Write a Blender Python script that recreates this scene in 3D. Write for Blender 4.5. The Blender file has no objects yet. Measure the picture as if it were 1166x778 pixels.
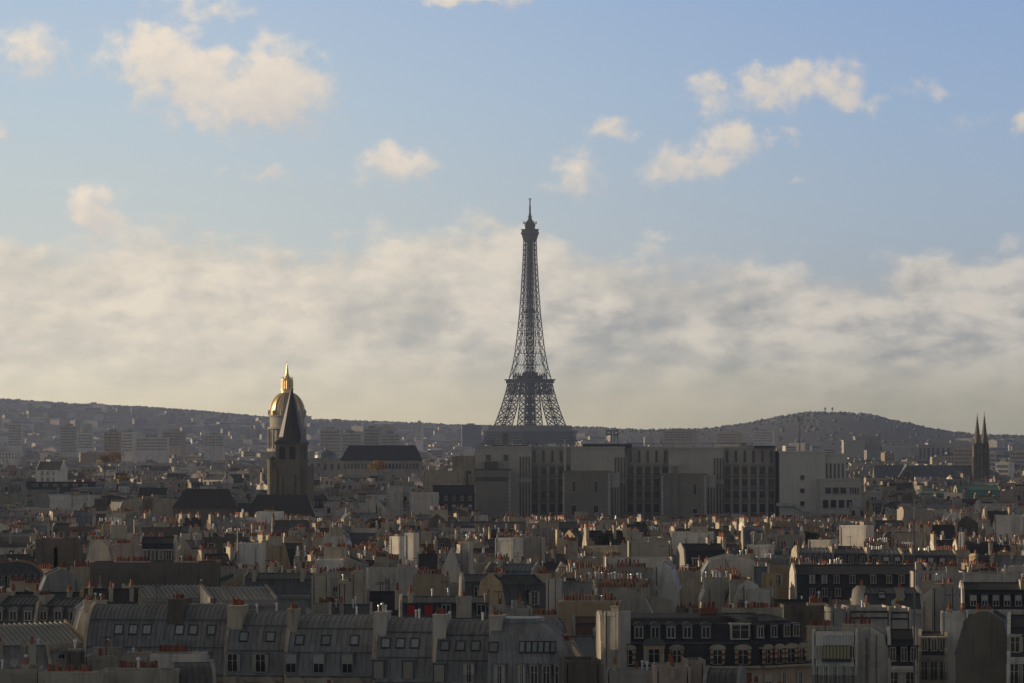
import bpy, math, random
from mathutils import Vector, Matrix

# ------------------------------------------------------------------ camera, sky, sun, exposure
SC = bpy.context.scene
COL = SC.collection
HAZE_DENSITY, HAZE_COLOR, HAZE_GLOW = 5.0e-5, (.56, .65, .94), (.27, .29, .37)
F, CX, HY, CAMZ = 4380.0, 583.0, 502.0, 46.0        # focal length in photo pixels, horizon row, eye height (m)
rad = math.radians

cam_d = bpy.data.cameras.new('camera')
cam = bpy.data.objects.new('camera', cam_d)
COL.objects.link(cam)
cam.location = (0, 0, CAMZ)
cam.rotation_euler = (rad(90), 0, 0)
cam_d.sensor_width = 36.0
cam_d.lens = F / 1166 * 36.0
cam_d.shift_y = (HY - 389.0) / 1166
cam_d.clip_start = 1.0
cam_d.clip_end = 60000
SC.camera = cam

SUN_AZ, SUN_EL = rad(-72), rad(12.5)                 # sun low on the left, a little ahead of the camera
SUN_STRENGTH, SKY_STRENGTH = 5.0, 0.05
SC.view_settings.view_transform = 'Standard'
SC.view_settings.look = 'None'
SC.view_settings.gamma = 1
SC.view_settings.use_curve_mapping = False
SC.view_settings.exposure = 0.0
SC.cycles.max_bounces = 4
SC.cycles.diffuse_bounces = 2
SC.cycles.glossy_bounces = 2
SC.cycles.transmission_bounces = 2
SC.cycles.volume_bounces = 0
SC.cycles.transparent_max_bounces = 4
SC.cycles.use_denoising = True
SC.cycles.sample_clamp_indirect = 4.0
SC.cycles.caustics_reflective = False
SC.cycles.caustics_refractive = False

sun_d = bpy.data.lights.new('sun', 'SUN')
sun_d.energy = SUN_STRENGTH
sun_d.angle = rad(0.5)
sun_d.color = (1.0, 0.77, 0.50)
sun = bpy.data.objects.new('sun', sun_d)
COL.objects.link(sun)
sdir = Vector((math.sin(SUN_AZ) * math.cos(SUN_EL), math.cos(SUN_AZ) * math.cos(SUN_EL), math.sin(SUN_EL)))
sun.rotation_euler = sdir.to_track_quat('Z', 'Y').to_euler()
sun.location = sdir * 3000


class NT:
    """small helper for wiring shader nodes"""
    def __init__(self, tree):
        self.t = tree
    def n(self, typ, **kw):
        nd = self.t.nodes.new(typ)
        for k, v in kw.items():
            setattr(nd, k, v)
        return nd
    def put(self, sock, v):
        if isinstance(v, bpy.types.NodeSocket):
            self.t.links.new(v, sock)
        elif v is not None:
            sock.default_value = v
    def m(self, op, a, b=None, c=None, clamp=False):
        nd = self.n('ShaderNodeMath', operation=op, use_clamp=clamp)
        for i, v in enumerate((a, b, c)):
            if v is not None:
                self.put(nd.inputs[i], v)
        return nd.outputs[0]
    def mix(self, f, a, b, blend='MIX'):
        nd = self.n('ShaderNodeMix', data_type='RGBA', blend_type=blend, clamp_factor=True)
        self.put(nd.inputs[0], f)
        for i, v in ((6, a), (7, b)):
            if isinstance(v, tuple) and len(v) == 3:
                v = v + (1,)
            self.put(nd.inputs[i], v)
        return nd.outputs[2]
    def rng(self, v, a, b, c=0.0, d=1.0, smooth=True):
        nd = self.n('ShaderNodeMapRange', interpolation_type='SMOOTHSTEP' if smooth else 'LINEAR', clamp=True)
        for i, x in enumerate((v, a, b, c, d)):
            self.put(nd.inputs[i], x)
        return nd.outputs[0]
    def xyz(self, x, y, z):
        nd = self.n('ShaderNodeCombineXYZ')
        for i, v in enumerate((x, y, z)):
            self.put(nd.inputs[i], v)
        return nd.outputs[0]
    def noise(self, vec, scale, detail=3.0, rough=0.55):
        nd = self.n('ShaderNodeTexNoise', noise_dimensions='3D')
        self.put(nd.inputs['Vector'], vec)
        nd.inputs['Scale'].default_value = scale
        nd.inputs['Detail'].default_value = detail
        nd.inputs['Roughness'].default_value = rough
        return nd.outputs['Fac']


def lin(r, g, b):
    f = lambda c: (c / 255 / 12.92) if c / 255 <= 0.04045 else ((c / 255 + 0.055) / 1.055) ** 2.4
    return (f(r), f(g), f(b))


# small clouds: azimuth, elevation (in 1/4380 rad, from the view axis / horizon), half sizes, weight
CLOUDS = [(-398, 432, 55, 34, 1.1), (-350, 405, 60, 38, 1.1), (-278, 398, 62, 44, 1.2), (-300, 372, 55, 30, .9), (-430, 425, 30, 26, .8),
          (-358, 488, 55, 17, .62), (-548, 440, 44, 28, .72), (-520, 425, 26, 22, .6), (-583, 342, 18, 14, .6),
          (-132, 312, 36, 20, .92), (-98, 306, 18, 14, .7), (-276, 302, 30, 12, .62), (-332, 303, 10, 8, .45),
          (-45, 502, 62, 8, .9), (110, 352, 30, 13, .68), (72, 302, 27, 26, .8), (52, 286, 34, 12, .55), (225, 395, 21, 26, .8),
          (300, 400, 42, 23, .95), (352, 404, 40, 24, .95), (383, 396, 20, 20, .75), (412, 380, 16, 12, .65),
          (245, 335, 26, 26, .9), (218, 318, 40, 18, .92), (180, 314, 34, 20, .9), (299, 343, 20, 10, .7), (322, 294, 10, 7, .45),
          (470, 398, 34, 12, .48), (520, 356, 34, 13, .48), (577, 360, 15, 12, .85), (195, 424, 10, 8, .42),
          (168, 233, 30, 8, .6), (-472, 252, 32, 28, 1.0), (-488, 268, 20, 16, .8)]


def cloud_group():
    """small cumulus: density and how far up / sunward a point lies within its cloud"""
    g = bpy.data.node_groups.new('cloud_puffs', 'ShaderNodeTree')
    g.interface.new_socket('U', in_out='INPUT', socket_type='NodeSocketFloat')
    g.interface.new_socket('V', in_out='INPUT', socket_type='NodeSocketFloat')
    g.interface.new_socket('Puffs', in_out='OUTPUT', socket_type='NodeSocketFloat')
    g.interface.new_socket('Height', in_out='OUTPUT', socket_type='NodeSocketFloat')
    k = NT(g)
    gi, go = k.n('NodeGroupInput'), k.n('NodeGroupOutput')
    U, V = gi.outputs[0], gi.outputs[1]
    warp = k.noise(k.xyz(U, V, 91.0), 0.024, 3, .6)
    warp2 = k.noise(k.xyz(U, V, 37.0), 0.024, 3, .6)
    fine = k.noise(k.xyz(U, k.m('MULTIPLY', V, 1.2), 3.7), 0.03, 7, .62)
    U2 = k.m('ADD', U, k.m('MULTIPLY', k.m('SUBTRACT', warp, .5), 60))
    V2 = k.m('ADD', V, k.m('MULTIPLY', k.m('SUBTRACT', warp2, .5), 50))
    tot, hs, ws = None, None, None
    for cx, cy, rx, ry, w in CLOUDS:
        a = k.m('MULTIPLY', k.m('SUBTRACT', U2, cx), 1 / (rx * 1.22))
        b = k.m('MULTIPLY', k.m('SUBTRACT', V2, cy), 1 / (ry * 1.22))
        e = k.m('MULTIPLY', k.m('POWER', 2.718, k.m('MULTIPLY', k.m('MULTIPLY_ADD', a, a, k.m('MULTIPLY', b, b)), -0.9)), w)
        h = k.m('MULTIPLY', k.m('MULTIPLY_ADD', a, -.55, b), e)
        tot = e if tot is None else k.m('MAXIMUM', tot, e)
        hs = h if hs is None else k.m('ADD', hs, h)
        ws = e if ws is None else k.m('ADD', ws, e)
    k.put(go.inputs[0], k.m('ADD', tot, k.m('MULTIPLY', k.m('SUBTRACT', fine, .5), k.m('MULTIPLY', k.rng(tot, 0, .5), 1.7))))
    k.put(go.inputs[1], k.m('ADD', k.m('DIVIDE', hs, k.m('ADD', ws, .02)), k.m('MULTIPLY', k.m('SUBTRACT', fine, .5), 2.2)))
    return g


def bank_group():
    """the long bank of cloud lying along the horizon"""
    g = bpy.data.node_groups.new('cloud_bank', 'ShaderNodeTree')
    g.interface.new_socket('U', in_out='INPUT', socket_type='NodeSocketFloat')
    g.interface.new_socket('V', in_out='INPUT', socket_type='NodeSocketFloat')
    g.interface.new_socket('Bank', in_out='OUTPUT', socket_type='NodeSocketFloat')
    k = NT(g)
    gi, go = k.n('NodeGroupInput'), k.n('NodeGroupOutput')
    U, V = gi.outputs[0], gi.outputs[1]
    cv = k.n('ShaderNodeFloatCurve')
    pts = [(-700, 240), (-583, 236), (-500, 232), (-430, 226), (-340, 232), (-260, 220), (-180, 226), (-90, 238), (-40, 250), (20, 246),
           (70, 228), (110, 206), (150, 200), (200, 204), (275, 214), (340, 206), (410, 200), (500, 210), (583, 216), (700, 220)]
    c = cv.mapping.curves[0]
    while len(c.points) < len(pts):
        c.points.new(.5, .5)
    for p, (x, y) in zip(c.points, pts):
        p.location = ((x + 700) / 1400, y / 500)
    cv.mapping.update()
    k.put(cv.inputs['Value'], k.m('MULTIPLY', k.m('ADD', U, 700), 1 / 1400, clamp=True))
    edge = k.m('MULTIPLY', cv.outputs[0], 500)
    big = k.noise(k.xyz(U, k.m('MULTIPLY', V, 1.3), 11.0), 0.0105, 3, .5)
    small = k.noise(k.xyz(U, k.m('MULTIPLY', V, 1.9), 27.0), 0.026, 7, .6)
    h = k.m('MULTIPLY_ADD', k.m('SUBTRACT', big, .5), 120, edge)
    h = k.m('MULTIPLY_ADD', k.m('SUBTRACT', small, .5), 66, h)
    k.put(go.inputs[0], k.m('MULTIPLY', k.m('SUBTRACT', h, V), 1 / 60))
    return g


def build_world():
    w = bpy.data.worlds.new('World')
    SC.world = w
    w.use_nodes = True
    t = w.node_tree
    t.nodes.clear()
    k = NT(t)
    tc = k.n('ShaderNodeTexCoord')
    sep = k.n('ShaderNodeSeparateXYZ')
    k.put(sep.inputs[0], tc.outputs['Generated'])
    X, Y, Z = sep.outputs
    U = k.m('MULTIPLY', k.m('ARCTAN2', X, Y), F)
    V = k.m('MULTIPLY', k.m('ARCSINE', Z), F)
    sky = k.n('ShaderNodeTexSky', sky_type='NISHITA')
    sky.sun_disc = False
    sky.sun_elevation = SUN_EL
    sky.sun_rotation = SUN_AZ
    sky.altitude = 60
    sky.air_density = 1.0
    sky.dust_density = 1.5
    high = k.mix(1.0, sky.outputs[0], (SKY_STRENGTH, SKY_STRENGTH * .84, SKY_STRENGTH * .62), 'MULTIPLY')
    # broken cloud higher up, out of the picture
    over = k.noise(tc.outputs['Generated'], 2.6, 6, .6)
    high = k.mix(k.rng(over, .30, .62, .25, .85), high, (.205, .192, .168))
    # clear air low over the western horizon
    ramp = k.n('ShaderNodeValToRGB')
    k.put(ramp.inputs[0], k.m('MULTIPLY', V, 1 / 520, clamp=True))
    r = ramp.color_ramp
    stops = [(0.0, lin(216, 207, 188)), (0.25, lin(205, 207, 201)), (0.54, lin(194, 203, 205)), (0.75, lin(184, 200, 212)), (1.0, lin(173, 192, 214))]
    r.elements[0].position, r.elements[1].position = 0, 1
    r.elements[0].color, r.elements[1].color = stops[0][1] + (1,), stops[-1][1] + (1,)
    for p, c in stops[1:-1]:
        e = r.elements.new(p)
        e.color = c + (1,)
    side = k.rng(U, -600, 650)
    low = k.mix(side, ramp.outputs[0], k.mix(k.rng(V, 0, 300), (.56, .58, .62), (0.66, 0.74, 0.91)), 'MULTIPLY')
    base = k.mix(k.rng(V, 500, 1500), low, high)
    # clouds
    pg = k.n('ShaderNodeGroup')
    pg.node_tree = cloud_group()
    k.put(pg.inputs[0], U)
    k.put(pg.inputs[1], V)
    bgrp = bank_group()
    def bank(u, v):
        nd = k.n('ShaderNodeGroup')
        nd.node_tree = bgrp
        k.put(nd.inputs[0], u)
        k.put(nd.inputs[1], v)
        return nd.outputs[0]
    b0, b1 = bank(U, V), bank(k.m('ADD', U, -13), k.m('ADD', V, 9))
    lit_p = k.m('MULTIPLY_ADD', pg.outputs[1], .6, .62, clamp=True)
    mask_p = k.rng(pg.outputs[0], .2, .98)
    body = k.noise(k.xyz(U, k.m('MULTIPLY', V, 2.3), 55.0), 0.0078, 7, .56)
    dark_patch = k.rng(body, .38, .64)
    lit_b = k.m('ADD', k.m('MULTIPLY', k.m('SUBTRACT', k.m('SUBTRACT', b0, b1), .15), .75), k.m('MULTIPLY_ADD', dark_patch, -.45, .95), clamp=True)
    # heavier grey base in the middle of the bank
    mid = k.m('MULTIPLY', k.rng(V, 40, 110), k.rng(V, 190, 130))
    right = k.rng(U, -330, 60)
    lit_b = k.m('SUBTRACT', lit_b, k.m('MULTIPLY', k.m('MULTIPLY', mid, k.rng(body, .34, .55)), k.m('MULTIPLY_ADD', right, .32, .10)), clamp=True)
    mask_b = k.rng(b0, -.2, .5)
    lowfade = k.rng(V, 25, 150, .42, 1.0)
    shade_side = k.mix(k.m('MULTIPLY', side, 1.0), lin(233, 222, 206), lin(209, 203, 196))
    grey_side = k.mix(side, lin(190, 187, 183), lin(152, 157, 164))
    col_p = k.mix(lit_p, lin(200, 196, 194), k.mix(side, lin(236, 223, 207), lin(217, 208, 198)))
    col_b = k.mix(lit_b, grey_side, shade_side)
    c = k.mix(k.m('MULTIPLY', mask_b, k.m('MULTIPLY', lowfade, .93)), base, col_b)
    c = k.mix(k.m('MULTIPLY', mask_p, .95), c, col_p)
    # low warm haze at the very horizon
    hz = k.mix(side, lin(216, 206, 184), lin(160, 160, 156))
    c = k.mix(k.rng(V, 95, -5, 0.0, .75), c, hz)
    c = k.mix(k.rng(V, -5, -300), c, (.10, .10, .105))
    # the open sky above the layer of haze is brighter than it looks through it
    path = k.m('MINIMUM', k.m('DIVIDE', 272.0 * F, k.m('MAXIMUM', V, 1.0)), 15200.0)
    T = k.m('POWER', 2.71828, k.m('MULTIPLY', path, -HAZE_DENSITY))
    glow = k.mix(1.0, k.xyz(*[k.m('SUBTRACT', 1.0, T)] * 3), HAZE_GLOW, 'MULTIPLY')
    c = k.mix(1.0, c, glow, 'SUBTRACT')
    c = k.mix(1.0, c, k.xyz(T, T, T), 'DIVIDE')
    bg = k.n('ShaderNodeBackground')
    k.put(bg.inputs[0], c)
    bg.inputs[1].default_value = 1.0
    out = k.n('ShaderNodeOutputWorld')
    t.links.new(bg.outputs[0], out.inputs[0])
    w.cycles.sampling_method = 'MANUAL'
    w.cycles.sample_map_resolution = 1024


build_world()

# ------------------------------------------------------------------ materials
MATS = {}


def mat(name, col, rough=.85, metal=0.0, var=.25, streak=0.0, rnd=.12, scale=.25, spec=.3, sheet=0.0, patch=0.0):
    m = bpy.data.materials.new(name)
    m.use_nodes = True
    t = m.node_tree
    t.nodes.clear()
    k = NT(t)
    geo = k.n('ShaderNodeNewGeometry')
    pos = geo.outputs['Position']
    n1 = k.noise(pos, scale, 4, .6)
    n2 = k.noise(pos, scale * 7, 3, .6)
    v = k.m('ADD', k.m('MULTIPLY', k.m('SUBTRACT', n1, .5), 2.2 * var), k.m('MULTIPLY', k.m('SUBTRACT', n2, .5), 1.2 * var))
    if streak:
        mp = k.n('ShaderNodeMapping')
        k.put(mp.inputs['Vector'], pos)
        mp.inputs['Scale'].default_value = (1.1, 1.1, .09)
        s = k.noise(mp.outputs[0], 1.3, 4, .6)
        v = k.m('SUBTRACT', v, k.m('MULTIPLY', k.rng(s, .5, .72), streak))
    if sheet:                                         # every zinc sheet has weathered a little differently
        tc = k.n('ShaderNodeTexCoord')
        sp = k.n('ShaderNodeSeparateXYZ')
        k.put(sp.inputs[0], tc.outputs['Object'])
        wn = k.n('ShaderNodeTexWhiteNoise', noise_dimensions='3D')
        k.put(wn.inputs['Vector'], k.xyz(k.m('FLOOR', k.m('DIVIDE', sp.outputs[0], .63)), k.m('FLOOR', k.m('DIVIDE', sp.outputs[2], 1.9)), 0.0))
        v = k.m('ADD', v, k.m('MULTIPLY', k.m('SUBTRACT', wn.outputs['Value'], .5), sheet))
    if patch:                                         # patched and re-rendered areas with their own edges
        pn = k.noise(pos, .33, 2, .5)
        v = k.m('ADD', v, k.m('MULTIPLY', k.rng(pn, .53, .56), -patch))
        pm = k.n('ShaderNodeMapping')
        k.put(pm.inputs['Vector'], pos)
        pm.inputs['Scale'].default_value = (.9, .9, .02)
        fl = k.noise(pm.outputs[0], 1.0, 1, .5)
        v = k.m('ADD', v, k.m('MULTIPLY', k.rng(fl, .57, .60), -patch))
    oi = k.n('ShaderNodeObjectInfo')
    v = k.m('ADD', v, k.m('MULTIPLY', k.m('SUBTRACT', oi.outputs['Random'], .5), 2 * rnd))
    gain = k.m('ADD', v, 1.0)
    gain = k.m('MAXIMUM', gain, .25)
    hsv = k.n('ShaderNodeHueSaturation')
    k.put(hsv.inputs['Color'], col + (1,))
    k.put(hsv.inputs['Value'], gain)
    k.put(hsv.inputs['Saturation'], k.m('MULTIPLY_ADD', n1, .5, .75))
    p = k.n('ShaderNodeBsdfPrincipled')
    k.put(p.inputs['Base Color'], hsv.outputs[0])
    p.inputs['Roughness'].default_value = rough
    p.inputs['Metallic'].default_value = metal
    p.inputs['Specular IOR Level'].default_value = spec
    out = k.n('ShaderNodeOutputMaterial')
    t.links.new(p.outputs[0], out.inputs[0])
    MATS[name] = m
    return m


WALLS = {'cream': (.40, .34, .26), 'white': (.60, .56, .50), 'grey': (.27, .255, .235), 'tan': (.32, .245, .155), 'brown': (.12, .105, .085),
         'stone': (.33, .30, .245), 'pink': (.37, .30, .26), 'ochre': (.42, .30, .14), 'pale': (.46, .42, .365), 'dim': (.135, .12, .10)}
for nm, c in WALLS.items():
    mat(nm, c, .9, 0, .24, .30, .14, .22, patch=.10)
ROOFS = {'zinc': (.15, .152, .158), 'dark zinc': (.066, .068, .073), 'slate': (.025, .026, .030), 'brown tile': (.085, .05, .036), 'blue grey zinc': (.10, .115, .14)}
mat('zinc', ROOFS['zinc'], .45, .15, .3, .25, .14, .4, .5, sheet=.42)
mat('pale zinc', (.30, .29, .27), .5, .1, .2, .1, .1, .5, .5)  # brighter zinc copy: sunlight and haze lift put into the colour
mat('dark zinc', ROOFS['dark zinc'], .45, .2, .3, .25, .14, .4, .5, sheet=.42)
mat('blue grey zinc', ROOFS['blue grey zinc'], .45, .2, .3, .25, .1, .4, .5, sheet=.4)
mat('slate', ROOFS['slate'], .6, 0, .45, .2, .2, 1.2, .35)
mat('brown tile', ROOFS['brown tile'], .85, 0, .35, .1, .15, 1.2)
mat('pot', (.21, .075, .042), .85, 0, .3, 0, .5, 1.5)
mat('pot_dark', (.17, .07, .04), .85, 0, .25, 0, .3, 1.5)
mat('metal', (.5, .5, .5), .38, .6, .2, 0, .15, 1.0, .5)
mat('stack', (.36, .315, .245), .92, 0, .3, .4, .2, .5)
mat('glass', (.016, .018, .022), .12, 0, .1, 0, .3, 1.0, .5)
mat('skyglass', (.24, .27, .31), .08, .85, .1, 0, .3, 1.0, .9)
mat('frame', (.38, .36, .325), .6, 0, .1, 0, .15, 1.0)
mat('dark_frame', (.035, .035, .037), .5, 0, .1, 0, .1, 1.0)
mat('rail', (.02, .02, .022), .5, 0, .1, 0, .1, 1.0)
mat('brick', (.20, .075, .045), .9, 0, .3, .1, .1, 1.2)
mat('red_awning', (.42, .03, .025), .8, 0, .1, 0, .05, 1.0)
mat('shutter', (.30, .28, .235), .7, 0, .1, 0, .1, 1.0)
mat('curtain', (.40, .385, .35), .9, 0, .2, 0, .2)
mat('end_stone', (.50, .465, .41), .9, 0, .15, .15, .0, .08)
mat('faculty_stone', (.42, .385, .33), .9, 0, .2, .18, .0, .08)
mat('faculty_dark', (.22, .195, .155), .9, 0, .25, .25, .0, .1)
mat('church_stone', (.155, .138, .11), .92, 0, .3, .3, .0, .15)
mat('church_lead', (.038, .037, .036), .42, 0, .25, .15, .0, .3)
mat('iron_pale', (.24, .235, .23), .7, 0, .15, 0, .0, .05)
mat('iron', (.155, .15, .145), .7, 0, .15, 0, .0, .05)
mat('gold', (.62, .47, .25), .42, 1.0, .12, 0, .0, .4)
mat('dome_lead', (.30, .23, .125), .5, .35, .15, 0, .0, .3)
mat('copper_green', (.11, .20, .17), .7, .1, .25, .1, .05, .4)
mat('glass_lit_yellow', (.30, .26, .13), .35, 0, .25, 0, .0, 1.0, .5)  # yellow light on the studio glass is put into the pane colour
mat('bark', (.05, .04, .03), .9)
mat('leaf_gold', (.25, .145, .02), .85, 0, .5, 0, .1, .5)
mat('leaf_green', (.030, .045, .016), .85, 0, .5, 0, .1, .5)
mat('leaf_brown', (.095, .06, .022), .85, 0, .5, 0, .1, .5)
mat('cloud', (.85, .85, .85), .95, 0, .05, 0, 0)
mat('woods', (.10, .105, .10), .95, 0, .5, 0, .0, .01)
mat('blue_tarp', (.02, .04, .28), .6, 0, .1, 0, 0)


def ground_mat():
    m = bpy.data.materials.new('ground')
    m.use_nodes = True
    t = m.node_tree
    t.nodes.clear()
    k = NT(t)
    geo = k.n('ShaderNodeNewGeometry')
    pos = geo.outputs['Position']
    a = k.noise(pos, .004, 6, .6)
    b = k.noise(pos, .06, 4, .6)
    sep = k.n('ShaderNodeSeparateXYZ')
    k.put(sep.inputs[0], pos)
    city = k.mix(k.rng(b, .35, .65), (.045, .045, .045), (.085, .08, .072))
    wood = k.mix(k.rng(a, .4, .6), (.06, .068, .062), (.085, .086, .075))
    c = k.mix(k.rng(sep.outputs[1], 6200, 7600), city, wood)
    p = k.n('ShaderNodeBsdfPrincipled')
    k.put(p.inputs['Base Color'], c)
    p.inputs['Roughness'].default_value = .95
    p.inputs['Specular IOR Level'].default_value = .1
    out = k.n('ShaderNodeOutputMaterial')
    t.links.new(p.outputs[0], out.inputs[0])
    MATS['ground'] = m


ground_mat()

# ------------------------------------------------------------------ mesh builder and object helpers


class MB:
    def __init__(self):
        self.v, self.f, self.mi, self.ml = [], [], [], []
        self.place(0, 0, 0, 0)
    def place(self, x, y, z=0.0, yaw=0.0):
        self.o = (x, y, z, math.cos(yaw), math.sin(yaw))
        return self
    def slot(self, m):
        if m not in self.ml:
            self.ml.append(m)
        return self.ml.index(m)
    def pts(self, ps):
        ox, oy, oz, c, s = self.o
        b = len(self.v)
        self.v.extend([(ox + x * c - y * s, oy + x * s + y * c, oz + z) for x, y, z in ps])
        return b
    def poly(self, ps, m):
        b = self.pts(ps)
        self.f.append(tuple(range(b, b + len(ps))))
        self.mi.append(self.slot(m))
    def box(self, x0, x1, y0, y1, z0, z1, m, bottom=True):
        b = self.pts([(x0, y0, z0), (x1, y0, z0), (x1, y1, z0), (x0, y1, z0), (x0, y0, z1), (x1, y0, z1), (x1, y1, z1), (x0, y1, z1)])
        fs = [(0, 1, 5, 4), (1, 2, 6, 5), (2, 3, 7, 6), (3, 0, 4, 7), (4, 5, 6, 7)] + ([(3, 2, 1, 0)] if bottom else [])
        s = self.slot(m)
        for q in fs:
            self.f.append(tuple(b + i for i in q))
            self.mi.append(s)
    def hull(self, base, top, m, caps=True):
        """loft two equal loops of 3D points"""
        n = len(base)
        b = self.pts(list(base) + list(top))
        s = self.slot(m)
        for i in range(n):
            j = (i + 1) % n
            self.f.append((b + i, b + j, b + n + j, b + n + i))
            self.mi.append(s)
        if caps:
            self.f.append(tuple(b + n - 1 - i for i in range(n)))
            self.f.append(tuple(b + n + i for i in range(n)))
            self.mi += [s, s]
    def prism_x(self, prof, x0, x1, m):
        """closed polygon in (y, z) extruded along x"""
        self.hull([(x0, y, z) for y, z in prof], [(x1, y, z) for y, z in prof], m)
    def prism_y(self, prof, y0, y1, m):
        self.hull([(x, y0, z) for x, z in prof], [(x, y1, z) for x, z in prof], m)
    def ring(self, cx, cy, z, rx, n, a0=0.0):
        return [(cx + rx * math.cos(a0 + 2 * math.pi * i / n), cy + rx * math.sin(a0 + 2 * math.pi * i / n), z) for i in range(n)]
    def lathe(self, prof, n, m, cx=0, cy=0, a0=0.0):
        for (r0, z0), (r1, z1) in zip(prof, prof[1:]):
            self.hull(self.ring(cx, cy, z0, r0, n, a0), self.ring(cx, cy, z1, r1, n, a0), m, caps=False)
        self.poly(self.ring(cx, cy, prof[-1][1], prof[-1][0], n, a0), m)
    def bar(self, p, q, r, m, n=4, r1=None):
        p, q = Vector(p), Vector(q)
        d = q - p
        if d.length < 1e-6:
            return
        d.normalize()
        u = d.orthogonal().normalized()
        w = d.cross(u)
        r1 = r if r1 is None else r1
        f = lambda c, rr: [tuple(c + (u * math.cos(2 * math.pi * (i + .5) / n) + w * math.sin(2 * math.pi * (i + .5) / n)) * rr) for i in range(n)]
        self.hull(f(p, r), f(q, r1), m)
    def mesh(self, name):
        me = bpy.data.meshes.new(name)
        me.from_pydata(self.v, [], self.f)
        for m in self.ml:
            me.materials.append(MATS[m])
        me.polygons.foreach_set('material_index', self.mi)
        me.update()
        return me
    def build(self, name, parent=None, loc=(0, 0, 0), yaw=0.0, smooth=False):
        me = self.mesh(name)
        if smooth:
            me.polygons.foreach_set('use_smooth', [True] * len(me.polygons))
        return add(name, me, parent, loc, (0, 0, yaw))


def add(name, me, parent=None, loc=(0, 0, 0), rot=(0, 0, 0), scale=None):
    o = bpy.data.objects.new(name, me)
    COL.objects.link(o)
    o.parent = parent
    o.location = loc
    o.rotation_euler = rot
    if scale:
        o.scale = scale
    return o


def tag(o, label=None, cat=None, group=None, kind=None):
    for key, v in (('label', label), ('category', cat), ('group', group), ('kind', kind)):
        if v:
            o[key] = v
    return o


def thing(name, label, cat, loc, yaw=0.0, group=None):
    o = add(name, None, None, loc, (0, 0, yaw))
    o.empty_display_size = 1
    return tag(o, label, cat, group, 'thing')


def PX(px, D):
    return (px - CX) * D / F


def PZ(py, D):
    return CAMZ + (HY - py) * D / F


def smooth(a, b, x):
    t = min(1, max(0, (x - a) / (b - a)))
    return t * t * (3 - 2 * t)


RIDGE = [(-400, 452), (-100, 456), (0, 457), (60, 460), (150, 465), (250, 472), (340, 479), (400, 481.5), (480, 484), (560, 486), (640, 488), (740, 491.5), (800, 490),
         (840, 485.5), (870, 480), (905, 474.5), (925, 472.5), (960, 473), (985, 474.5), (1010, 479), (1040, 485.5), (1060, 490), (1085, 493.5), (1115, 496.5), (1166, 498), (1300, 500), (1700, 500)]
RD = 9500.0


def ridge_y(px):
    if px <= RIDGE[0][0]:
        return RIDGE[0][1]
    for (a, b), (c, d) in zip(RIDGE, RIDGE[1:]):
        if px <= c:
            return b + (d - b) * (px - a) / (c - a)
    return RIDGE[-1][1]


def ridge_d(px):
    return 11300 - 3300 * smooth(520, 760, px)


def terrain(x, y):
    if y < 4300:
        return 0.0
    px = CX + x * F / y
    rd = ridge_d(px)
    top = PZ(ridge_y(px), rd)
    f = smooth(4300, rd, y) ** 1.25
    g = 1 - .6 * smooth(rd, rd + 3000, y)
    bump = 1.6 * math.sin(x * .011 + 1.3 * math.sin(y * .004)) * smooth(5500, 8000, y)
    return top * f * g + bump

# ------------------------------------------------------------------ terrain, woods, haze


def build_ground():
    ys = [-500, 0, 300, 1000, 2000, 3000, 4000] + [4300 + 130 * i for i in range(1, 83)]
    xs = [-3500 + 70 * i for i in range(101)]
    v = [(x, y, terrain(x, y)) for y in ys for x in xs]
    n = len(xs)
    f = [(j * n + i, j * n + i + 1, (j + 1) * n + i + 1, (j + 1) * n + i) for j in range(len(ys) - 1) for i in range(n - 1)]
    me = bpy.data.meshes.new('ground')
    me.from_pydata(v, [], f)
    me.polygons.foreach_set('use_smooth', [True] * len(f))
    me.materials.append(MATS['ground'])
    tag(add('ground', me), kind='structure')


ICO = None


def blob(b, c, r, rnd, m, squash=.8):
    """one uneven low leaf clump"""
    n = 6
    x, y, z = c
    rr = [r * rnd.uniform(.75, 1.2) for _ in range(n)]
    lo = [(x + rr[i] * math.cos(1.047 * i), y + rr[i] * math.sin(1.047 * i), z - r * .25 * rnd.uniform(.6, 1.3)) for i in range(n)]
    hi = [(x + .68 * rr[i] * math.cos(1.047 * i + .4), y + .68 * rr[i] * math.sin(1.047 * i + .4), z + r * .45 * squash * rnd.uniform(.7, 1.3)) for i in range(n)]
    b.hull(lo, hi, m, caps=False)
    k = b.pts([(x + rnd.uniform(-.2, .2) * r, y, z + r * squash)])
    s = b.slot(m)
    for i in range(n):
        b.f.append((k - n + i, k - n + (i + 1) % n, k))
        b.mi.append(s)


def build_woods():
    rnd = random.Random(5)
    b = MB()
    for _ in range(11000):
        px = rnd.uniform(-60, 1230)
        rd = ridge_d(px)
        D = rnd.uniform(rd * .8, rd * 1.03)
        if px > 600 and D < rd * .97:
            continue
        if px < 560 and D < rd * .93 and rnd.random() < .45:
            continue
        if D > rd * .99 and rnd.random() < .5:
            D = rnd.uniform(rd * .985, rd * 1.01)
        x = PX(px, D)
        r = rnd.uniform(5, 10)
        blob(b, (x, D, terrain(x, D) - r * .1), r, rnd, 'woods', rnd.uniform(.5, .9))
    for _ in range(260):                     # the wooded fortress hill, nearer slopes
        px = rnd.uniform(690, 1130)
        D = rnd.uniform(5900, 7900)
        x = PX(px, D)
        r = rnd.uniform(4, 8)
        blob(b, (x, D, terrain(x, D) - r * .1), r, rnd, 'woods', rnd.uniform(.6, 1))
    tag(b.build('hillside_woods'), 'dark wooded slopes of the far hills along the horizon', None, None, 'stuff')




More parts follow.
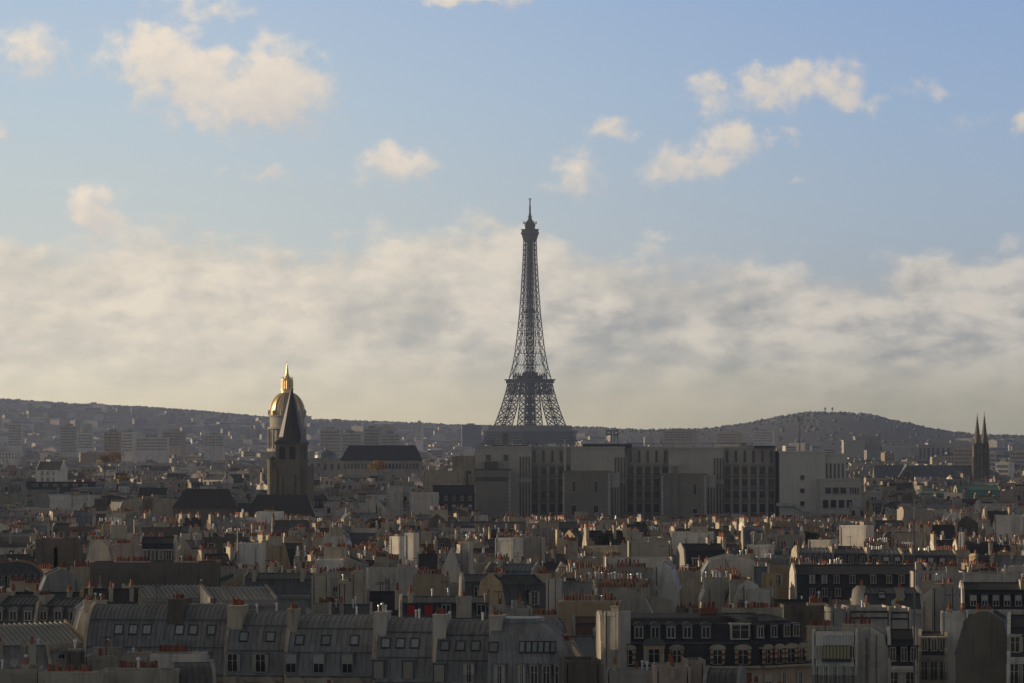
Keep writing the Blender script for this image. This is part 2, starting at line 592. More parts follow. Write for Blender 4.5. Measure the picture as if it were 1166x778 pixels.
def build_haze():
    b = MB()
    b.box(-3600, 3600, -520, 15200, -1.0, 318, 'ground')
    me = b.mesh('haze')
    m = bpy.data.materials.new('haze')
    m.use_nodes = True
    t = m.node_tree
    t.nodes.clear()
    v = t.nodes.new('ShaderNodeVolumePrincipled')
    v.inputs['Color'].default_value = HAZE_COLOR + (1,)
    v.inputs['Density'].default_value = HAZE_DENSITY
    v.inputs['Anisotropy'].default_value = .6
    o = t.nodes.new('ShaderNodeOutputMaterial')
    t.links.new(v.outputs[0], o.inputs['Volume'])
    me.materials.clear()
    me.materials.append(m)
    tag(add('haze', me), kind='stuff')



def build_shade_cloud(q0, q1, x0, x1, base, r, seed):
    """an unseen low cloud added towards the sun, left of the view, shaped so its shadow lies over the strip q0..q1 of the town"""
    rnd = random.Random(seed)
    sh = Vector((math.sin(SUN_AZ), math.cos(SUN_AZ), 0))      # towards the sun, on the ground
    pq = Vector((-sh.y, sh.x, 0)) * -1
    if pq.y < 0:
        pq = -pq
    L = (base - 20) / math.tan(SUN_EL)
    b = MB()
    n = max(2, int((q1 - q0) / (r * .8)))
    m = max(3, int((x1 - x0) / (r * .9)))
    for i in range(n):
        for j in range(m):
            q = q0 + r * .5 + (q1 - q0 - r) * i / (n - 1) + rnd.uniform(-.2, .2) * r
            t = x0 + (x1 - x0) * j / (m - 1) + rnd.uniform(-.3, .3) * r
            c = pq * q - sh * t + sh * L
            rr = r * rnd.uniform(.75, 1.15)
            z = base + rnd.uniform(-.15, .35) * r
            k = 9
            rings = []
            for a in range(6):
                ph = math.pi * (a + .35) / 6 - math.pi / 2
                rings.append([(c.x + rr * math.cos(ph) * rnd.uniform(.85, 1.12) * math.cos(6.283 * u / k), c.y + rr * math.cos(ph) * rnd.uniform(.85, 1.12) * math.sin(6.283 * u / k), z + rr * .55 * math.sin(ph)) for u in range(k)])
            for A, B in zip(rings, rings[1:]):
                b.hull(A, B, 'cloud', caps=False)
            b.poly(list(reversed(rings[0])), 'cloud')
            b.poly(rings[-1], 'cloud')
    tag(b.build('cloud', smooth=True), 'unseen low cloud added off to the side to shade the town from the sun', None, 'added shading clouds', 'stuff')


for args in ((290, 435, -240, 60, 450, 22, 1), (461, 492, -250, 30, 450, 15, 3), (534, 566, -270, 20, 450, 16, 2), (606, 640, -320, 10, 450, 15, 7),  # added out-of-view clouds, strips and gaps laid out to shape the sunlight
             (1262, 1640, -700, -240, 480, 40, 5), (3760, 4050, -1420, 10, 560, 60, 6)):
    build_shade_cloud(*args)
build_ground()
build_woods()
build_haze()

# ------------------------------------------------------------------ shared small pieces (meshes used by many copies)
SHARED = {}


def shared(key, fn):
    if key not in SHARED:
        b = MB()
        fn(b)
        SHARED[key] = b.mesh(key)
    return SHARED[key]


WINDOWS = [0]


def win_mesh(w, h, frame='frame', glass='glass', rail=False):
    WINDOWS[0] += 1
    kind = (WINDOWS[0] * 7919 >> 3) % 5

    def fn(b):
        t = .09
        if kind == 1:                                 # curtains drawn to the sides
            b.box(-w / 2, -w * .18, -.065, -.051, 0, h, 'curtain')
            b.box(w * .22, w / 2, -.065, -.051, 0, h, 'curtain')
        elif kind == 2:                               # blind half down
            b.box(-w / 2, w / 2, -.065, -.051, h * .5, h, 'curtain')
        elif kind == 3 and h > 1.5:                   # shutters folded back on the wall
            b.box(-w / 2 - .42, -w / 2 - t, -.1, -.02, 0, h, 'shutter')
            b.box(w / 2 + t, w / 2 + .42, -.1, -.02, 0, h, 'shutter')
        b.box(-w / 2, w / 2, -.05, .02, 0, h, glass)
        b.box(-w / 2 - t, -w / 2, -.12, .02, 0, h, frame)
        b.box(w / 2, w / 2 + t, -.12, .02, 0, h, frame)
        b.box(-w / 2 - t, w / 2 + t, -.14, .02, h, h + t, frame)
        b.box(-w / 2 - t - .05, w / 2 + t + .05, -.2, .02, -.1, 0, frame)
        b.box(-.05, .05, -.09, -.05, 0, h, frame)
        if h > 1.4:
            b.box(-w / 2, -.05, -.08, -.05, h * .62, h * .62 + .05, frame)
            b.box(.05, w / 2, -.08, -.05, h * .62, h * .62 + .05, frame)
        if rail:
            b.box(-w / 2 - .1, w / 2 + .1, -.30, -.26, .82, .87, 'rail')
            for i in range(9):
                x = -w / 2 - .08 + i * (w + .16) / 8
                b.box(x - .012, x + .012, -.29, -.265, .0, .82, 'rail')
    return shared(f'window_{w}_{h}_{frame}_{glass}_{rail}_{kind}', fn)


def shutter_mesh(w, h, m='shutter'):
    def fn(b):
        b.box(-w / 2, w / 2, -.06, .02, 0, h, m)
        for i in range(int(h / .12)):
            b.box(-w / 2, w / 2, -.075, -.06, i * .12, i * .12 + .07, m)
        b.box(-w / 2 - .1, -w / 2, -.14, .02, 0, h, 'dark_frame')
        b.box(w / 2, w / 2 + .1, -.14, .02, 0, h, 'dark_frame')
        b.box(-w / 2 - .1, w / 2 + .1, -.16, .02, h, h + .14, 'dark_frame')
    return shared(f'shutter_{w}_{h}_{m}', fn)


def dormer_mesh(w, h, style='box', m='dark zinc', side='frame'):
    def fn(b):
        b.box(-w / 2 - .22, w / 2 + .22, -.02, 1.6, -.2, h + .12, m)
        if style == 'box':
            b.box(-w / 2 - .34, w / 2 + .34, -.22, 1.9, h + .123, h + .26, m)
        elif style == 'arch':
            prof = [(-w / 2 - .32, h + .12)] + [((w / 2 + .32) * math.cos(math.pi * (1 - i / 8)), h + .125 + (w / 2 + .1) * math.sin(math.pi * i / 8)) for i in range(9)]
            b.prism_y(prof, -.18, 2.0, m)
        elif style == 'pediment':
            b.prism_y([(-w / 2 - .4, h + .12), (w / 2 + .4, h + .12), (0, h + .75)], -.2, 2.0, m)
        elif style == 'ornate':
            for s in (-1, 1):
                for i in range(5):
                    z = i * h / 5
                    b.box(s * (w / 2 + .2) - .2, s * (w / 2 + .2) + .2, -.24, -.02, z, z + h / 5, 'stone' if i % 2 == 0 else 'brick')
            b.box(-w / 2 - .48, w / 2 + .48, -.3, .6, h + .122, h + .3, 'stone')
            prof = [(-w / 2 - .46, h + .3)] + [((w / 2 + .46) * math.cos(math.pi * (1 - i / 8)), h + .305 + .42 * math.sin(math.pi * i / 8)) for i in range(9)]
            b.prism_y(prof, -.3, 1.4, 'stone')
            b.prism_y([(x * 1.1, z + .1) for x, z in prof], -.22, 1.6, 'slate')
    return shared(f'dormer_{w}_{h}_{style}_{m}', fn)


def skylight_mesh(w=.9, h=1.2):
    def fn(b):
        b.box(-w / 2, w / 2, -h / 2, h / 2, 0, .09, 'skyglass')
        for s in (-1, 1):
            b.box(s * (w / 2 + .07) - .07, s * (w / 2 + .07) + .07, -h / 2 - .14, h / 2 + .14, 0, .14, 'dark_frame')
            b.box(-w / 2, w / 2, s * (h / 2 + .07) - .07, s * (h / 2 + .07) + .07, 0, .14, 'dark_frame')
    return shared(f'skylight_{w}_{h}', fn)


def pot_fn(kind):
    def fn(b):
        if kind == 'cowl':
            b.lathe([(.10, 0), (.10, .7)], 7, 'metal')
            b.lathe([(.2, .72), (.16, .86), (.03, .95)], 7, 'metal')
        elif kind == 'short':
            b.lathe([(.17, 0), (.14, .38), (.17, .40), (.17, .46), (.1, .465)], 7, 'pot_dark')
        elif kind == 'tall':
            b.lathe([(.17, 0), (.12, .78), (.15, .80), (.15, .88), (.09, .89)], 7, 'pot')
        else:
            b.lathe([(.19, 0), (.14, .55), (.18, .57), (.18, .64), (.1, .65)], 7, 'pot')
    return fn


def pot_mesh(kind):
    return shared('pot_' + kind, pot_fn(kind))


def aerial_mesh():
    def fn(b):
        b.bar((0, 0, 0), (0, 0, 2.6), .05, 'rail')
        b.bar((-.7, 0, 2.45), (.7, 0, 2.45), .04, 'rail')
        for i in range(7):
            b.bar((-.65 + i * .2, -.3 + .02 * i, 2.45), (-.65 + i * .2, .3 - .02 * i, 2.45), .025, 'rail')
    return shared('aerial', fn)


def dish_mesh():
    def fn(b):
        b.bar((0, 0, 0), (0, 0, .9), .03, 'metal')
        n = 10
        for (r0, d0), (r1, d1) in (((.02, 0), (.25, .05)), ((.25, .05), (.45, .16))):
            lo = [(r0 * math.cos(.628 * i) - d0, -.1 - d0, 1.0 + r0 * math.sin(.628 * i)) for i in range(n)]
            hi = [(r1 * math.cos(.628 * i) - d1, -.1 - d1, 1.0 + r1 * math.sin(.628 * i)) for i in range(n)]
            b.hull(lo, hi, 'frame', caps=False)
        b.bar((0, -.1, .95), (-.35, -.5, .95), .02, 'metal')
    return shared('dish', fn)


def vent_mesh():
    def fn(b):
        b.lathe([(.12, 0), (.12, 1.1)], 7, 'metal')
        b.lathe([(.2, 1.12), (.2, 1.2), (.04, 1.32)], 7, 'metal')
    return shared('vent', fn)


# ------------------------------------------------------------------ Parisian house


def profile(roof, d, e, r):
    """front-to-back outline of the roof in (y, z), eave to eave"""
    if roof == 'mansard':
        k = min(1.3, d * .14)
        br = e + .72 * (r - e)
        return [(0, e), (k, br), (d / 2, r), (d - k, br), (d, e)]
    if roof == 'curved':
        p = []
        for i in range(9):
            a = math.pi / 2 * i / 8
            p.append((d / 2 * (1 - math.cos(a)), e + (r - e) * math.sin(a)))
        return p + [(d - y, z) for y, z in reversed(p[:-1])]
    if roof == 'gable':
        return [(0, e), (d / 2, r), (d, e)]
    if roof == 'shed':
        return [(0, e), (d, r), (d + .01, e)]
    if roof == 'lean':
        return [(-.01, e), (0, r), (d, e)]
    return [(0, r - .01), (d / 2, r), (d, r - .01)]


def zat(prof, y):
    for (a, b), (c, d) in zip(prof, prof[1:]):
        if a <= y <= c and c > a:
            return b + (d - b) * (y - a) / (c - a)
    return prof[0][1] if y < prof[0][0] else prof[-1][1]


def wall_geo(b, w, d, e, r, roof, m, party, t=.38):
    prof = profile(roof, d, e, r)
    ia, ib = (t if party[0] else 0), (t if party[1] else 0)
    x0, x1 = -w / 2 + ia, w / 2 - ib
    if roof in ('flat',):
        b.box(x0, x1, 0, d, 0, r - .5, m)
        b.box(x0, x1, -.06, .22, r - .5, r, m)
        b.box(x0, x1, d - .22, d + .06, r - .5, r, m)
        b.box(-w / 2 - .03, -w / 2 + .25, -.1, d + .1, 0, r + .03, m)
        b.box(w / 2 - .25, w / 2 + .03, -.1, d + .1, 0, r + .03, m)
        return
    b.box(x0, x1, 0, d, 0, e - .06, m)
    for s, on in ((-1, party[0]), (1, party[1])):
        if on:
            xa, xb = (-w / 2, -w / 2 + t) if s < 0 else (w / 2 - t, w / 2)
            poly = [(-.14, 0), (-.14, e + .1)] + [(y if 0 < y < d else (y - .14 if y <= 0 else y + .14), z + .38) for y, z in prof] + [(d + .14, e + .1), (d + .14, 0)]
            b.prism_x(poly, xa, xb, m)


def roof_geo(b, w, d, e, r, roof, m, party, seam, t=.38, sh=.11):
    prof = profile(roof, d, e, r)
    x0, x1 = -w / 2 + (t if party[0] else -.05), w / 2 - (t if party[1] else -.05)
    if roof == 'flat':
        b.box(x0 + .3, x1 - .3, .25, d - .25, r - .497, r - .40, m)
        return
    body = [(y - (.25 if i == 0 else 0) + (.25 if i == len(prof) - 1 else 0), z) for i, (y, z) in enumerate(prof)]
    b.prism_x([(-.25, e - .12)] + body + [(d + .25, e - .12)], x0, x1, m)
    # standing ridge roll
    if roof in ('mansard', 'curved', 'gable'):
        b.box(x0, x1, d / 2 - .14, d / 2 + .14, r - .03, r + .09, m)
    if roof == 'mansard':
        y, z = prof[1]
        b.box(x0, x1, y - .16, y + .06, z - .02, z + .14, m)
        y = d - y
        b.box(x0, x1, y - .06, y + .16, z - .02, z + .14, m)
    if seam:
        n = max(2, int((x1 - x0) / seam))
        h = sh
        for i in range(1, n):
            x = x0 + (x1 - x0) * i / n
            for (ya, za), (yb, zb) in zip(prof, prof[1:]):
                L = math.hypot(yb - ya, zb - za)
                if L < .3:
                    continue
                ny, nz = -(zb - za) / L * h, (yb - ya) / L * h
                b.hull([(x - .035, ya, za), (x + .035, ya, za), (x + .035, ya + ny, za + nz), (x - .035, ya + ny, za + nz)],
                       [(x - .03, yb, zb), (x + .03, yb, zb), (x + .03, yb + ny, zb + nz), (x - .03, yb + ny, zb + nz)], m, caps=False)


def stack_geo(b, L, wd, z0, z1, m='stack'):
    b.box(-wd / 2, wd / 2, -L / 2, L / 2, z0, z1 - .16, m)
    b.box(-wd / 2 - .08, wd / 2 + .08, -L / 2 - .08, L / 2 + .08, z1 - .16, z1, m)


POT_KINDS = ['mid', 'mid', 'tall', 'short', 'mid', 'tall', 'mid', 'mid', 'short', 'cowl']


def chimney(root, x, y, L, wd, z0, z1, npots, rnd, yaw=0.0, m='stack', lod=0, ox=0, oy=0, oyaw=0):
    """masonry stack with its row of pots"""
    c, s = math.cos(oyaw), math.sin(oyaw)
    lx, ly = ox + x * c - y * s, oy + x * s + y * c
    b = MB()
    stack_geo(b, L, wd, 0, z1 - z0, m)
    kind = rnd.choice(POT_KINDS)
    spots = []
    for i in range(npots):
        if rnd.random() < .08:
            continue
        yy = -L / 2 + .25 + (L - .5) * (i + .5) / npots
        spots.append((rnd.uniform(-.06, .06), yy, z1 - z0, kind if rnd.random() < .7 else rnd.choice(POT_KINDS), rnd.uniform(.8, 1.25)))
    if lod:
        for px_, py_, pz_, kd, sc in spots:
            mm = {'cowl': 'metal', 'short': 'pot_dark'}.get(kd, 'pot')
            hh = {'cowl': .9, 'short': .46, 'tall': .88, 'mid': .65}[kd] * sc
            b.hull(b.ring(px_, py_, pz_, .19, 5), b.ring(px_, py_, pz_ + hh, .15, 5), mm)
    o = b.build('chimney_stack', root, (lx, ly, z0), oyaw + yaw)
    if not lod:
        for px_, py_, pz_, kd, sc in spots:
            add('chimney_pot', pot_mesh(kd), o, (px_, py_, pz_), (0, 0, rnd.uniform(0, 6)), (sc, sc, sc))
    return o


def wing(root, w, d, e, r, roof='mansard', wm='cream', rm='zinc', party=(1, 1), seam=.65, ox=0, oy=0, yaw=0.0,
         dorm=None, dstyle='box', dmat=None, dsize=(1.0, 1.45), wins=0, floors=1, wsize=(1.0, 1.9), rail=True, stacks=(), sky=(), extras=0, lod=0, rnd=None,
         wx=None, cornice=True, shut=(), sh=.11, gable=False):
    """one block of a house: walls, roof and everything that sits on them, as children of root"""
    rnd = rnd or random.Random(1)
    c, s = math.cos(yaw), math.sin(yaw)
    L = lambda x, y, z: (ox + x * c - y * s, oy + x * s + y * c, z)
    prof = profile(roof, d, e, r)
    b = MB()
    wall_geo(b, w, d, e, r, roof, wm, party)
    if gable:                                         # flue breasts, drain pipes and odd little windows of a bare gable
        ztop = lambda y: (zat(prof, y) if roof != 'flat' else r - .6)
        for i in range(rnd.randint(1, 4)):
            y = rnd.uniform(.08, .9) * d
            wd_ = rnd.choice([.08, .12, .7, 1.1])
            zt = min(ztop(y), ztop(min(d, y + wd_))) - rnd.uniform(0, 1.2)
            b.box(-w / 2 - (.12 if wd_ > .3 else .16), -w / 2 + .1, y, min(d, y + wd_), 0, zt, wm if wd_ > .3 else 'dark zinc')
        for i in range(rnd.choice([0, 0, 1, 2, 3])):
            y = rnd.uniform(.2, .8) * d
            add('window', win_mesh(.6, .9), root, L(-w / 2 - .17, y, e - rnd.choice([1.8, 2.2, 4.6, 5.0])), (0, 0, yaw - math.pi / 2))
    b.build('wall', root, (ox, oy, 0), yaw)
    b = MB()
    roof_geo(b, w, d, e, r, roof, rm, party, seam, sh=sh)
    b.build('roof', root, (ox, oy, 0), yaw)
    if cornice and roof != 'flat' and not lod:
        b = MB()
        b.box(-w / 2 + .4, w / 2 - .4, -.42, -.003, e - .55, e - .13, wm)
        b.box(-w / 2 + .4, w / 2 - .4, -.30, -.003, e - .85, e - .553, wm)
        b.build('cornice', root, (ox, oy, 0), yaw)
    # dormers on the steep front slope
    if dorm:
        dw, dh = dsize
        dm = dormer_mesh(dw, dh, dstyle, dmat or rm)
        for x in dorm:
            xx, zz = (x, e + .45) if not isinstance(x, tuple) else x
            yy = 0.0
            for i in range(40):
                yy = i * .1
                if zat(prof, yy) > zz + .1:
                    break
            o = add('dormer', dm, root, L(xx, yy - .25, zz), (0, 0, yaw))
            red = shut and xx in shut
            add('window', shutter_mesh(dw, dh, 'red_awning') if red else win_mesh(dw, dh), o, (0, -.03, 0))
    # facade windows, top floors
    if wins or wx:
        xs = wx if wx else [(-w / 2 + w * (i + .5) / wins) for i in range(wins)]
        for fl in range(floors):
            zz = e - .9 - wsize[1] - fl * 3.1
            for x in xs:
                add('window', win_mesh(wsize[0], wsize[1], rail=rail and not lod), root, L(x, -.02, zz), (0, 0, yaw))
    for st in stacks:
        x, y, ln, wd, h, n = st
        for lim in (w / 2, w / 2 + .03, w / 2 - .38):  # never flush with a wall face
            if abs(abs(x) + wd / 2 - lim) < .025:
                x -= math.copysign(.045, x)
        zb = max(e, zat(prof, min(d, max(0, y))) - 1.2)
        chimney(root, x, y, ln, wd, zb, r + h, n, rnd, lod=lod, ox=ox, oy=oy, oyaw=yaw)
    for x, y in sky:
        z = zat(prof, y)
        z2 = zat(prof, y + .3)
        tilt = math.atan2(z2 - zat(prof, y - .3), .6)
        o = add('skylight', skylight_mesh(), root, L(x, y, z))
        o.rotation_euler = (tilt, 0, yaw)
    for i in range(extras):
        x, y = rnd.uniform(-w / 2 + 1, w / 2 - 1), rnd.uniform(d * .3, d * .7)
        z = zat(prof, y) - .05 if roof != 'flat' else r - .4
        kind = rnd.choice(['aerial', 'vent', 'vent', 'dish', 'aerial'])
        me = {'aerial': aerial_mesh, 'vent': vent_mesh, 'dish': dish_mesh}[kind]()
        add({'aerial': 'tv_aerial', 'vent': 'vent_pipe', 'dish': 'satellite_dish'}[kind], me, root, L(x, y, z), (0, 0, rnd.uniform(-.6, .6)))


FOOT = []                                            # footprints already taken
VIS = []                                             # how far down each placed house is seen


def claim(x0, x1, y0, y1):
    FOOT.append((x0, x1, y0, y1))


def free(x0, x1, y0, y1):
    return not any(x0 < b and x1 > a and y0 < d and y1 > c for a, b, c, d in FOOT)


def dist(y, z=24.0):
    return (CAMZ - z) * F / (y - HY)


def house(label, px0, px1, yr, ye, D=None, yaw=0.0, turn=False, d=11.0, length=None, cat='house', name='town_house', group='houses in the near streets', **kw):
    """a house set by where its roof shows: px0..px1 across, ridge row yr, eave row ye, D metres away"""
    D = D or dist(yr)
    s = D / F
    r, e = PZ(yr, D), PZ(ye, D)
    VIS.append((px0, px1, min(ye, 790), D))
    cx = PX((px0 + px1) / 2, D)
    wv = (px1 - px0) * s
    yaw = rad(yaw)
    if turn:                                          # the blank gable wall faces the camera
        dd = wv / math.cos(yaw)
        w = length or 12.0
        a = yaw + math.pi / 2
        # local point (-w/2, dd/2) is the middle of the visible gable
        lx, ly = -w / 2, dd / 2
        gx, gy = lx * math.cos(a) - ly * math.sin(a), lx * math.sin(a) + ly * math.cos(a)
        root = thing(name, label, cat, (cx - gx, D - gy, 0), a, group)
        claim(cx - dd / 2, cx + dd / 2, D, D + w)
        if 'wins' in kw:
            kw.pop('wins')
        if kw.get('roof') == 'curved':
            kw['roof'] = 'mansard'
        kw.setdefault('gable', cat == 'house')
        wing(root, w, dd, e, r, rnd=random.Random(hash((px0, yr)) & 0xffff), **kw)
        return root, w, dd, e, r
    w = wv / math.cos(yaw)
    root = thing(name, label, cat, (cx, D, 0), yaw, group)
    claim(cx - wv / 2, cx + wv / 2, D - 1, D + d)
    wing(root, w, d, e, r, rnd=random.Random(hash((px0, yr)) & 0xffff), **kw)
    return root, w, d, e, r

# ------------------------------------------------------------------ the iron lattice tower


def build_iron_tower():
    D = 4100.0
    s = D / F
    root = thing('lattice_tower', 'tall dark iron lattice tower tapering to a thin antenna, rising behind the stone faculty', 'tower', (PX(603.5, D), D, 0), rad(37))
    tab = [(0, 56), (28, 43), (50, 33.5), (62.9, 26.8), (80, 22.3), (95, 18.9), (109.7, 16.4), (122.8, 13.7), (141.5, 11.2), (160, 9.6), (179, 8.2), (207, 6.7), (235, 5.5), (263, 4.7), (272, 4.5)]

    def W(z):
        for (a, b), (c, d) in zip(tab, tab[1:]):
            if z <= c:
                return b + (d - b) * (z - a) / (c - a)
        return tab[-1][1]

    def LW(z):                                        # width of one leg
        return 22 - z / 57 * 8 if z < 57 else (14 - (z - 57) / 53 * 4.3 if z < 110 else 9.7)

    def lattice_leg(sx, sy, z0, z1, n):
        b = MB()
        zs = [z0 + (z1 - z0) * i / n for i in range(n + 1)]

        def corners(z):
            o, i = W(z), max(W(z) - LW(z), .0)
            return [Vector((sx * a, sy * c, z)) for a, c in ((o, o), (i, o), (i, i), (o, i))]
        for za, zb in zip(zs, zs[1:]):
            A, B = corners(za), corners(zb)
            for k in range(4):
                j = (k + 1) % 4
                b.bar(A[k], B[k], .72, 'iron')
                b.bar(A[k], B[j], .40, 'iron')
                b.bar(A[j], B[k], .40, 'iron')
                b.bar(A[k], A[j], .42, 'iron')
                m0, m1 = (A[k] + A[j]) / 2, (B[k] + B[j]) / 2
                b.bar(m0, (B[k] + A[k]) / 2, .26, 'iron')
                b.bar(m0, (B[j] + A[j]) / 2, .26, 'iron')
                b.bar(m1, (B[k] + A[k]) / 2, .26, 'iron')
                b.bar(m1, (B[j] + A[j]) / 2, .26, 'iron')
        return b

    for sx in (-1, 1):
        for sy in (-1, 1):
            lattice_leg(sx, sy, 0, 50, 4).build('lower_leg', root)
            lattice_leg(sx, sy, 62, 107, 5).build('upper_leg', root)
    # first platform
    b = MB()
    b.box(-34.5, 34.5, -34.5, 34.5, 43.0, 44.5, 'iron_pale')
    b.box(-36.5, 36.5, -36.5, 36.5, 55.6, 57.0, 'iron_pale')
    for sx in (-1, 1):
        for ax in (0, 1):
            for i in range(40):
                t = -34.4 + 68.8 * i / 39
                p = (t, sx * 34.2) if ax == 0 else (sx * 34.2, t)
                q = (t, sx * 36.0) if ax == 0 else (sx * 36.0, t)
                b.bar((p[0], p[1], 44.5), (q[0], q[1], 55.6), .34, 'iron_pale')
            for z in (47, 50, 53):
                o = 34.2 + 1.8 * (z - 44.5) / 11
                if ax == 0:
                    b.box(-o, o, sx * o - .4, sx * o + .4, z, z + .9, 'iron_pale')
                else:
                    b.box(sx * o - .4, sx * o + .4, -o + .5, o - .5, z, z + .9, 'iron_pale')
            if ax == 0:
                b.box(-31, 31, sx * 30 - 3.0, sx * 30 + 3.0, 57.003, 62.2, 'iron_pale')
            else:
                b.box(sx * 30 - 3.0, sx * 30 + 3.0, -26.9, 26.9, 57.003, 62.2, 'iron_pale')
            # the screen behind the gallery rail
            if ax == 0:
                b.box(-33, 33, sx * 32.6 - .3, sx * 32.6 + .3, 44.503, 55.5, 'iron_pale')
            else:
                b.box(sx * 32.6 - .3, sx * 32.6 + .3, -32, 32, 44.503, 55.5, 'iron_pale')
    b.build('first_platform', root)
    # second platform
    b = MB()
    b.box(-17.4, 17.4, -17.4, 17.4, 95.5, 96.5, 'iron')
    b.box(-18.4, 18.4, -18.4, 18.4, 107.2, 110.4, 'iron')
    b.box(-19.6, 19.6, -19.6, 19.6, 110.403, 111.6, 'iron')
    b.box(-10.0, 10.0, -10.0, 10.0, 111.6, 114.6, 'iron')
    b.box(-13.0, 13.0, -13.0, 13.0, 114.6, 115.4, 'iron')
    for i in range(9):
        t = -12 + 3 * i
        for p in ((t, -12.5), (t, 12.5), (-12.5, t), (12.5, t)):
            b.bar((p[0], p[1], 111.6), (p[0], p[1], 117.5 + (i % 3) * .7), .5, 'iron')
    b.box(-5.5, 5.5, -5.5, 5.5, 115.4, 119.0, 'iron')
    for sx in (-1, 1):
        for ax in (0, 1):
            for i in range(14):
                t0, t1 = -17 + 34 * i / 14, -17 + 34 * (i + 1) / 14
                for a, c, za, zb in ((t0, t1, 96.5, 107.2), (t1, t0, 96.5, 107.2)):
                    P = (a, sx * 17.2, za) if ax == 0 else (sx * 17.2, a, za)
                    Q = (c, sx * 17.2, zb) if ax == 0 else (sx * 17.2, c, zb)
                    b.bar(P, Q, .36, 'iron')
    b.build('second_platform', root)
    # shaft above the second platform: four faces of crossed bars round a core
    b = MB()
    z, zs = 111.6, [111.6]
    while z < 262:
        z += max(5.2, W(z) * .95)
        zs.append(min(z, 264))
    for za, zb in zip(zs, zs[1:]):
        wa, wb = W(za), W(zb)
        for kx, ky in ((1, 0), (0, 1), (-1, 0), (0, -1)):
            def Pt(u, w_, zz):
                return (w_ * kx - u * ky, w_ * ky + u * kx, zz)
            fr = .58 - .25 * smooth(111, 150, za)
            for a, c in ((-fr, 0), (0, fr)):
                b.bar(Pt(a * wa, wa, za), Pt(c * wb, wb, zb), .17, 'iron')
                b.bar(Pt(c * wa, wa, za), Pt(a * wb, wb, zb), .17, 'iron')
            b.bar(Pt(-wa * fr, wa, za), Pt(wa * fr, wa, za), .2, 'iron')
            cols = [(-1, -fr), (fr, 1)]
            for a, c in cols:
                b.bar(Pt(a * wa, wa, za), Pt(c * wb, wb, zb), .30, 'iron')
                b.bar(Pt(c * wa, wa, za), Pt(a * wb, wb, zb), .30, 'iron')
                b.bar(Pt(a * wa, wa, za), Pt(c * wa, wa, za), .30, 'iron')
                b.bar(Pt(c * wa, wa, za), Pt(c * wb, wb, zb), .40, 'iron')
                b.bar(Pt(a * wa, wa, za), Pt(a * wb, wb, zb), .62 if a == -1 else .40, 'iron')
    b.build('upper_shaft', root)
    b = MB()
    for i in range(38):
        z0, z1 = 111.6 + i * 4, 115.6 + i * 4
        q = max(1.3, min(3.0, W(z0) * .30))
        for kx, ky in ((1, 0), (0, 1), (-1, 0), (0, -1)):
            b.bar((q * kx - q * ky, q * ky + q * kx, z0), (q * kx - q * ky, q * ky + q * kx, z1), .5, 'iron')
            b.bar((q * kx - q * ky, q * ky + q * kx, z0), (q * kx + q * ky, q * ky - q * kx, z1), .34, 'iron')
            b.bar((q * kx - q * ky, q * ky + q * kx, z0), (q * kx + q * ky, q * ky - q * kx, z0), .34, 'iron')
    for i in range(6):
        b.bar((0, 0, 62 + 8 * i), (0, 0, 70 + 8 * i), 1.6, 'iron', 8)
    b.build('lift_core', root)
    b = MB()
    b.box(-4.6, 4.6, -4.6, 4.6, 182, 184.4, 'iron')
    b.box(-3.4, 3.4, -3.4, 3.4, 184.4, 186.5, 'iron')
    b.build('middle_platform', root)
    b = MB()
    b.hull([(-4.8, -4.8, 258), (4.8, -4.8, 258), (4.8, 4.8, 258), (-4.8, 4.8, 258)], [(-6.4, -6.4, 266), (6.4, -6.4, 266), (6.4, 6.4, 266), (-6.4, 6.4, 266)], 'iron')
    b.box(-6.9, 6.9, -6.9, 6.9, 266, 268.2, 'iron')
    b.box(-6.4, 6.4, -6.4, 6.4, 268.2, 270.6, 'iron')
    b.box(-6.9, 6.9, -6.9, 6.9, 270.6, 271.6, 'iron')
    b.lathe([(5.3, 271.6), (5.6, 275), (5.9, 275.5), (5.9, 276.3), (4.6, 276.8), (3.8, 279.5), (2.2, 281.8), (1.6, 284)], 12, 'iron')
    for i in range(8):
        a = i * math.pi / 4
        b.bar((5.4 * math.cos(a), 5.4 * math.sin(a), 276), (7.0 * math.cos(a), 7.0 * math.sin(a), 279), .35, 'iron')
        b.bar((7.0 * math.cos(a), 7.0 * math.sin(a), 277), (7.0 * math.cos(a), 7.0 * math.sin(a), 280), .4, 'iron')
    b.build('top_cabin', root)
    b = MB()
    b.lathe([(1.9, 283.5), (1.5, 286), (1.0, 287), (.95, 296), (.7, 296.5), (.62, 303.2), (1.5, 303.4), (1.5, 304.2)], 8, 'iron')
    b.bar((-2.6, 0, 285), (2.6, 0, 285), .4, 'iron')
    b.bar((0, -2.6, 287.4), (0, 2.6, 287.4), .4, 'iron')
    b.build('antenna', root)


# ------------------------------------------------------------------ the golden dome far behind the church


